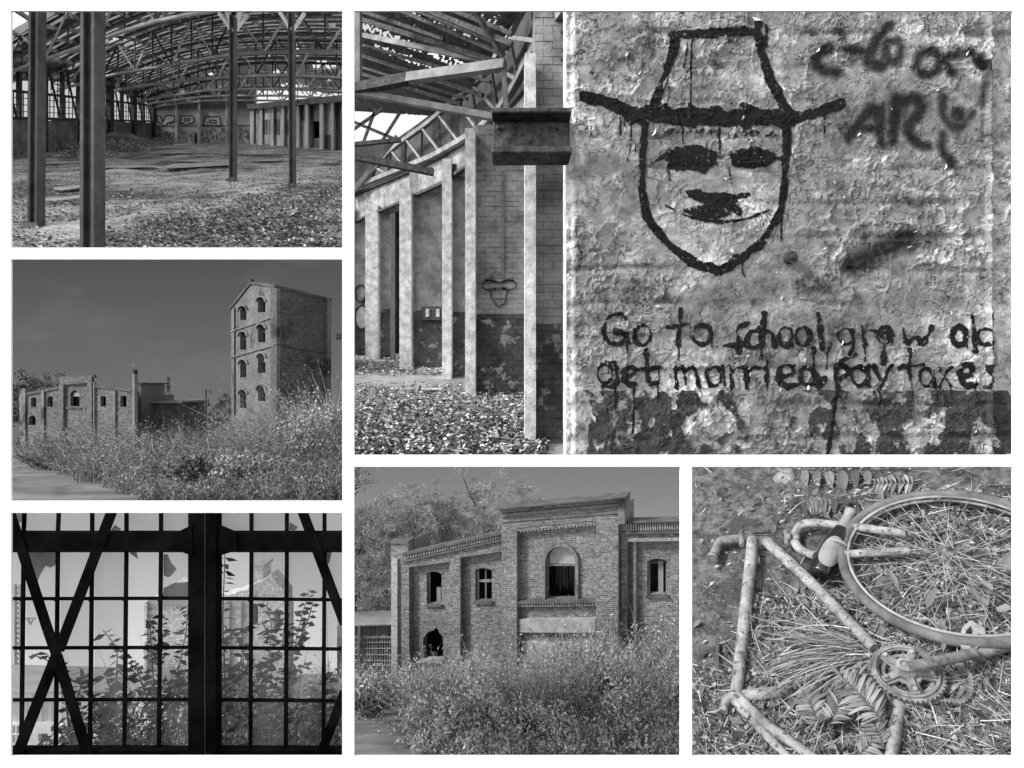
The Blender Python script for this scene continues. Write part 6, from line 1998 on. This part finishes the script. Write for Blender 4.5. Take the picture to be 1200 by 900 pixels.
# chain
ch = [(600, 735), (596, 755), (612, 772), (640, 745), (700, 728), (780, 722), (830, 728), (862, 700), (862, 650), (835, 615), (790, 608), (755, 622)]
cp = smooth_path([g6(x, y, .06) for x, y in ch], 8)
cp = resample(cp, 86)
cm = None
chn = bpy.data.objects.new('chain', None); COL.objects.link(chn); chn.parent = bk_; chn.location = cp[0] - WLOC[bk_.name]; WLOC[chn.name] = cp[0].copy()
for i in range(0, 85):
    MB().beam(cp[i], cp[i + 1].lerp(cp[i], -.1), .020 if i % 2 else .012, .016, up=EN).build('chain_link', m_rust6, chn)
pipe([(600, 760, .03), (640, 770, .02), (660, 800, .02), (700, 860, .02), (712, 905, .02)], 5, 'cable', m_rust6)

# bottle
bo6 = thing('beer_bottle', 'dark glass bottle with pale neck foil and a blank oval label, lying across the bicycle', 'bottle', g6(440, 250))
m_bot, t, p = _nodes('brown_glass')
p.inputs['Base Color'].default_value = g4(.012); p.inputs['Roughness'].default_value = .12; p.inputs['Specular IOR Level'].default_value = .6
m_foil = M('neck_foil', .16, .28, 9, .3, .004, rough=.5)
b0, b1 = g6(402, 340, .10), g6(500, 142, .13)
ax = (b1 - b0); LB = ax.length; ax.normalize()
rb = 31 / 2.594 / 600 * b0.y
MB().lathe(b0, ax, [(0, rb * .86), (.012, rb), (LB * .50, rb), (LB * .58, rb * .92), (LB * .70, rb * .58), (LB * .80, rb * .46), (LB * .94, rb * .42), (LB * .945, rb * .5), (LB * .985, rb * .5), (LB, rb * .4)], 22).build('glass_body', m_bot, bo6, smooth=True)
MB().lathe(b0 + ax * LB * .69, ax, [(0, rb * .64), (LB * .05, rb * .60), (LB * .12, rb * .50), (LB * .25, rb * .46), (LB * .255, rb * .54), (LB * .30, rb * .54), (LB * .312, rb * .42)], 18).build('neck_foil', m_foil, bo6, smooth=True)
sd = ax.cross(EN).normalized(); nu_ = sd.cross(ax).normalized()
vv = []; ff = []
NA = 20; NR = 5
cen = b0 + ax * LB * .29
vcam = (-(cen)).normalized()
vcam = (vcam - ax * vcam.dot(ax)).normalized(); sd = ax.cross(vcam)
for j in range(NR + 1):
    for k in range(NA):
        a = 2 * math.pi * k / NA
        al = LB * .21 * (j / NR) * math.cos(a); th_ = 1.05 * (j / NR) * math.sin(a)
        vv.append(cen + ax * al + (vcam * math.cos(th_) + sd * math.sin(th_)) * (rb * 1.012))
for j in range(NR):
    for k in range(NA):
        k2 = (k + 1) % NA
        ff.append((j * NA + k, j * NA + k2, (j + 1) * NA + k2, (j + 1) * NA + k))
mb = MB(); mb.add(vv, ff)
mb.build('paper_label', M('paper_label', .18, .27, 7, .2, .003), bo6)
# straws over the bottle
pipe([(440, 232, .19), (470, 238, .2), (486, 250, .18)], 5, 'wire_loop', m_rim6)

# ---- plants: compound leaves at the top, fern fronds, tufts
m_lf6 = M_tone('broad_leaf', .05, .15)
m_fern = M_tone('fern_leaf', .09, .28)
m_gr6 = M_tone('grass_blade', .06, .45)
def leaf6(P0, P1, w, h0, h1, nm, mt_, par, sag=.02):
    """One broad leaf with a raised midrib: base point, tip point, width in picture units."""
    a, b = g6(*P0, h0), g6(*P1, h1)
    d = b - a; L = d.length; u = d.normalized(); s = u.cross(EN).normalized(); n_ = s.cross(u)
    W = w / 2.594 / 600 * a.y
    v = []; f = []
    prof = [(0, .06), (.15, .55), (.35, .95), (.55, 1.0), (.78, .66), (.92, .28), (1, .02)]
    tw = rnd.uniform(-.25, .25)
    for t_, k in prof:
        c = a + d * t_ + n_ * (math.sin(t_ * 3.1) * L * .08 - sag * t_ * t_)
        for e, dz in ((-1, .18 + tw), (-.5, .10), (0, -.06), (.5, .10), (1, .18 - tw)):
            v.append(c + s * W * .5 * k * e + n_ * W * dz * k)
    for i in range(len(prof) - 1):
        for j in range(4):
            f.append((i * 5 + j, i * 5 + j + 1, i * 5 + j + 6, i * 5 + j + 5))
    o = np_mesh(nm, [tuple(x) for x in v], f, mt_, par, tone=np.full(len(v), rnd.random()), smooth=True)
    return o
def compound(label, rachis, pairs, size, h=.05, wd=.45, mt_=None, nm='leafy_sprig', cat='sprig', grp=None, ang=62, side=(1, -1), lname='leaflet'):
    R_ = smooth_path([Vector((x, y, 0)) for x, y in rachis], 8)
    R_ = resample(R_, pairs + 2)
    b = g6(R_[0].x, R_[0].y, h)
    t = thing(nm, label, cat, b, grp)
    MB().tube([g6(p.x, p.y, h) for p in R_], .004, 5).build('midrib', mt_ or m_lf6, t)
    for i in range(1, len(R_) - 1):
        d = (R_[i + 1] - R_[i - 1]).normalized()
        for s in side:
            a = math.radians(ang + rnd.uniform(-8, 8)) * s
            q = Vector((d.x * math.cos(a) - d.y * math.sin(a), d.x * math.sin(a) + d.y * math.cos(a), 0))
            k = math.sin(math.pi * min(1, (i + .8) / (len(R_))) ** .8) * .5 + .6
            L = size * k * rnd.uniform(.85, 1.1)
            p = R_[i]
            leaf6((p.x, p.y), (p.x + q.x * L, p.y + q.y * L), L * wd, h, max(.012, h + rnd.uniform(-.02, .02)), lname, mt_ or m_lf6, t)
    d = (R_[-1] - R_[-2]).normalized()
    leaf6((R_[-1].x, R_[-1].y), (R_[-1].x + d.x * size, R_[-1].y + d.y * size), size * wd, h, h, lname, mt_ or m_lf6, t)
    return t
G_ = 'leafy sprigs on the ground above the bicycle'
compound('long leafy sprig lying at the top edge above the bottle', [(320, 18), (420, 22), (560, 22), (660, 40)], 8, 52, .04, .5, grp=G_, side=(1,), ang=88)
compound('leafy sprig at the top edge with leaves pointing up', [(360, 14), (480, 10), (640, 10)], 7, 34, .04, .5, grp=G_, side=(-1,), ang=75)
compound('leafy sprig with dark gaps between its leaflets just left of the bottle neck', [(320, 108), (380, 98), (470, 112)], 7, 52, .04, .46, grp=G_, side=(1,), ang=80)
compound('small leafy sprig between the bottle neck and the wheel', [(560, 70), (620, 84), (690, 92)], 5, 36, .04, .4, grp=G_)
compound('leafy sprig inside the wheel near its upper rim', [(600, 130), (660, 170), (700, 230)], 6, 46, .03, .45, grp=G_)
compound('leafy sprig inside the wheel at its lower left', [(520, 330), (570, 372), (640, 400)], 5, 52, .04, .45, grp=G_)
compound('leafy sprig behind the down tube', [(300, 430), (340, 395), (390, 400)], 4, 48, .03, .5, grp=G_)
compound('leafy sprig inside the wheel right of the hub', [(840, 330), (900, 300), (960, 320)], 5, 50, .04, .5, grp=G_)
F_G = 'fern fronds beside the chainring'
compound('small fern frond lying above the wheel', [(700, 60), (640, 60), (560, 60)], 10, 34, .05, .26, m_fern, 'fern_frond', 'fern', 'fern fronds above the wheel', 60, lname='pinna')
compound('fern frond under the crank', [(900, 690), (830, 670), (790, 640)], 9, 40, .05, .26, m_fern, 'fern_frond', 'fern', F_G, 60, lname='pinna')
compound('fern frond with its tip left of the chainring', [(430, 800), (460, 740), (520, 650)], 19, 60, .13, .17, m_fern, 'fern_frond', 'fern', F_G, 58, lname='pinna')
compound('broad fern frond between the bottom tube and the chainring', [(590, 780), (540, 720), (470, 650)], 19, 68, .14, .16, m_fern, 'fern_frond', 'fern', F_G, 60, lname='pinna')
compound('fern frond beside the short bottom tube', [(400, 800), (380, 740), (350, 690)], 17, 54, .11, .18, m_fern, 'fern_frond', 'fern', F_G, 62, lname='pinna')
compound('fern frond right under the chainring', [(600, 860), (580, 810), (560, 770)], 9, 50, .11, .26, m_fern, 'fern_frond', 'fern', F_G, 60, lname='pinna')
compound('fern frond at the bottom edge beside the seat tube', [(520, 890), (560, 850), (610, 800)], 9, 52, .10, .26, m_fern, 'fern_frond', 'fern', F_G, 60, lname='pinna')
# the curled dead leaves
m_dead = M_tone('dead_leaf', .12, .26)
for k, (a, b, w, lb_) in enumerate([((728, 440), (768, 388), 22, 'large curled dead leaf under the hub'), ((892, 352), (936, 412), 26, 'broad curled dead leaf right of the hub'), ((960, 330), (1000, 280), 26, 'curled dead leaf at the right edge of the wheel'), ((610, 320), (650, 400), 18, 'thin pale dead leaf left of the hub'), ((880, 400), (920, 460), 32, 'crumpled dead leaf below the broad curled one'), ((440, 760), (400, 810), 30, 'pale dead leaf among the ferns'), ((940, 440), (1000, 470), 28, 'dead leaf above the tyre at the right edge')]):
    t_ = thing('dead_leaf', lb_, 'leaf', g6(*a), 'dead leaves around the bicycle')
    leaf6(a, b, w, .10, .13, 'leaf_blade', m_dead, t_, -.05)
    leaf6(a, (a[0] - (b[1] - a[1]) * .25, a[1] + (b[0] - a[0]) * .25), 8, .1, .06, 'leaf_stalk', m_dead, t_)
def tuft(name, label, root, n, ang, spread, L, W, mat, sag=.35, lift_=.45, scatter=8, seed=1):
    N = np.random.default_rng(seed)
    b = g6(*root, 0)
    t = thing(name, label, 'grass', b)
    th_ = N.normal(ang, spread, n) * math.pi / 180
    D = np.cos(th_)[:, None] * np.array(E1)[None] + np.sin(th_)[:, None] * np.array(E2)[None] + np.array(EN)[None] * (lift_ * (.4 + N.random(n)))[:, None]
    P = np.array([tuple(g6(root[0] + N.normal() * scatter, root[1] + N.normal() * scatter * .7, .0)) for _ in range(n)])
    l = L * (.5 + .6 * N.random(n))
    bend = -np.array(EN)[None] * (sag * (.6 + .6 * N.random(n)))[:, None] + N.normal(size=(n, 3)) * .08
    tip = P + D * l[:, None] + bend * l[:, None]
    ok = (600 + 600 * tip[:, 0] / tip[:, 1] > 814) & (tip[:, 1] > 2.06) & (450 - 600 * tip[:, 2] / tip[:, 1] > 540)
    P, D, l, bend = P[ok], D[ok], l[ok], bend[ok]; n = len(P)
    o = blades('grass_blades', P, D, l, W * (.6 + .8 * N.random(n)), bend, mat, t, tone=N.random(n), seg=6)
    return t
tuft('grass_tuft', 'big grass tuft sweeping left from beside the down tube', (545, 585), 340, 172, 30, .62, .007, m_gr6, .42, .5, 34, 1)
tuft('grass_tuft', 'grass tuft at the right edge below the crank', (960, 700), 160, 285, 40, .45, .010, m_gr6, .3, .4, 30, 2)
tuft('grass_tuft', 'grass tuft right of the seat tube at the bottom edge', (860, 760), 160, 320, 50, .4, .009, m_gr6, .3, .35, 40, 3)
tuft('grass_tuft', 'grass blades at the lower left corner', (130, 850), 200, 100, 60, .2, .008, m_gr6, .3, .3, 36, 4)
tuft('grass_tuft', 'dry grass between the bottom tube and the head tube', (240, 640), 160, 60, 60, .25, .009, m_gr6, .3, .5, 40, 5)
tuft('grass_tuft', 'dry grass inside the wheel below the hub', (770, 430), 420, 60, 100, .34, .006, m_gr6, .3, .4, 120, 6)
# ground cover of twigs, straw and crumbs
def cover(name, n, poly_w, L, W, mat, lift_, lname=None, kind='blade'):
    px = []; 
    while len(px) < n:
        x, y = rnd.uniform(26, 1060), rnd.uniform(6, 915)
        if rnd.random() < poly_w(x, y): px.append((x, y))
    P = np.array([tuple(g6(x, y, .008)) for x, y in px]); P += np.array(EN)[None] * (rng.random(n) * lift_)[:, None]
    th_ = rng.random(n) * 2 * math.pi
    D = np.cos(th_)[:, None] * np.array(E1)[None] + np.sin(th_)[:, None] * np.array(E2)[None] + np.array(EN)[None] * (rng.normal(size=n) * .25)[:, None]
    if kind == 'blade':
        o = blades(name, P, D, L * (.4 + rng.random(n)), W * (.5 + rng.random(n)), rng.normal(size=(n, 3)) * .15, mat, None, tone=rng.random(n), seg=2)
    else:
        o = leaves(name, P, D, L * (.4 + rng.random(n)), mat, None, w=.5, fold=.4, up=np.array([tuple(EN)]), tone=rng.random(n))
    return props(o, kind='stuff')
def inwheel(x, y): return ((x - 800) / 320) ** 2 + ((y - 310) / 230) ** 2 < 1
def wcov(x, y):
    if inwheel(x, y): return 1.0
    if y > 640: return .95 if x > 180 else .6
    if x > 560 and y > 480: return .9
    if 190 < x < 560 and 400 < y < 700: return .5
    if y < 180 and 280 < x < 560: return .25
    return .03
cover('dry_straw_cover', 8500, wcov, .12, .0045, M_tone('straw_cover', .03, .50), .05)
cover('leaf_crumbs', 9000, wcov, .03, 0, M_tone('crumb_leaf', .02, .38), .04, kind='leaf')
cover('ground_leaves', 2200, wcov, .055, 0, M_tone('green_leaf', .03, .15), .05, kind='leaf')
cover('grit', 5200, lambda x, y: 1.0 if not inwheel(x, y) else .1, .011, 0, M_tone('grit_stone', .03, .28), .004, kind='leaf')
for k, (x, y, w, d, hh_, lb_) in enumerate([(300, 42, 34, 22, .05, 'smooth pale stone at the top edge left of the sprigs'), (118, 125, 14, 9, .02, 'flat stone left of the bottle above the handlebar stub'), (96, 408, 12, 14, .02, 'flat pebble left of the head tube'), (62, 130, 9, 6, .02, 'small pebble at the upper left'), (100, 310, 9, 6, .02, 'small pebble below the handlebar stub')]):
    c = g6(x, y, 0)
    V = []; F = []
    n = 12; rings = 5
    for j in range(rings):
        f = j / (rings - 1)
        for i in range(n):
            a = 2 * math.pi * i / n
            r = math.cos(f * math.pi / 2 * .98) * (1 + .12 * math.sin(3 * a + k))
            V.append(c + E1 * (w / 2.594 / 600 * c.y * r * math.cos(a)) + E2 * (d / 2.594 / 600 * c.y * 1.3 * r * math.sin(a)) + EN * (hh_ * math.sin(f * math.pi / 2)))
    for j in range(rings - 1):
        for i in range(n):
            F.append((j * n + i, j * n + (i + 1) % n, (j + 1) * n + (i + 1) % n, (j + 1) * n + i))
    o = np_mesh('stone', [tuple(q) for q in V], F, m_dirt6 if k else m_foil, smooth=True)
    props(o, lb_, 'stone', 'stones on the gravel')
st_ = MB().tube([g6(95, 545, .02), g6(92, 600, .03), g6(98, 660, .02)], [.012, .016, .008], 6).build('twig', m_bark)
props(st_, 'dark upright twig lying left of the head tube', 'twig')
st_ = MB().tube([g6(200, 212, .03), g6(255, 211, .03)], .006, 5).build('wire_scrap', m_black)
props(st_, 'short black wire lying between the two long tubes', 'wire')
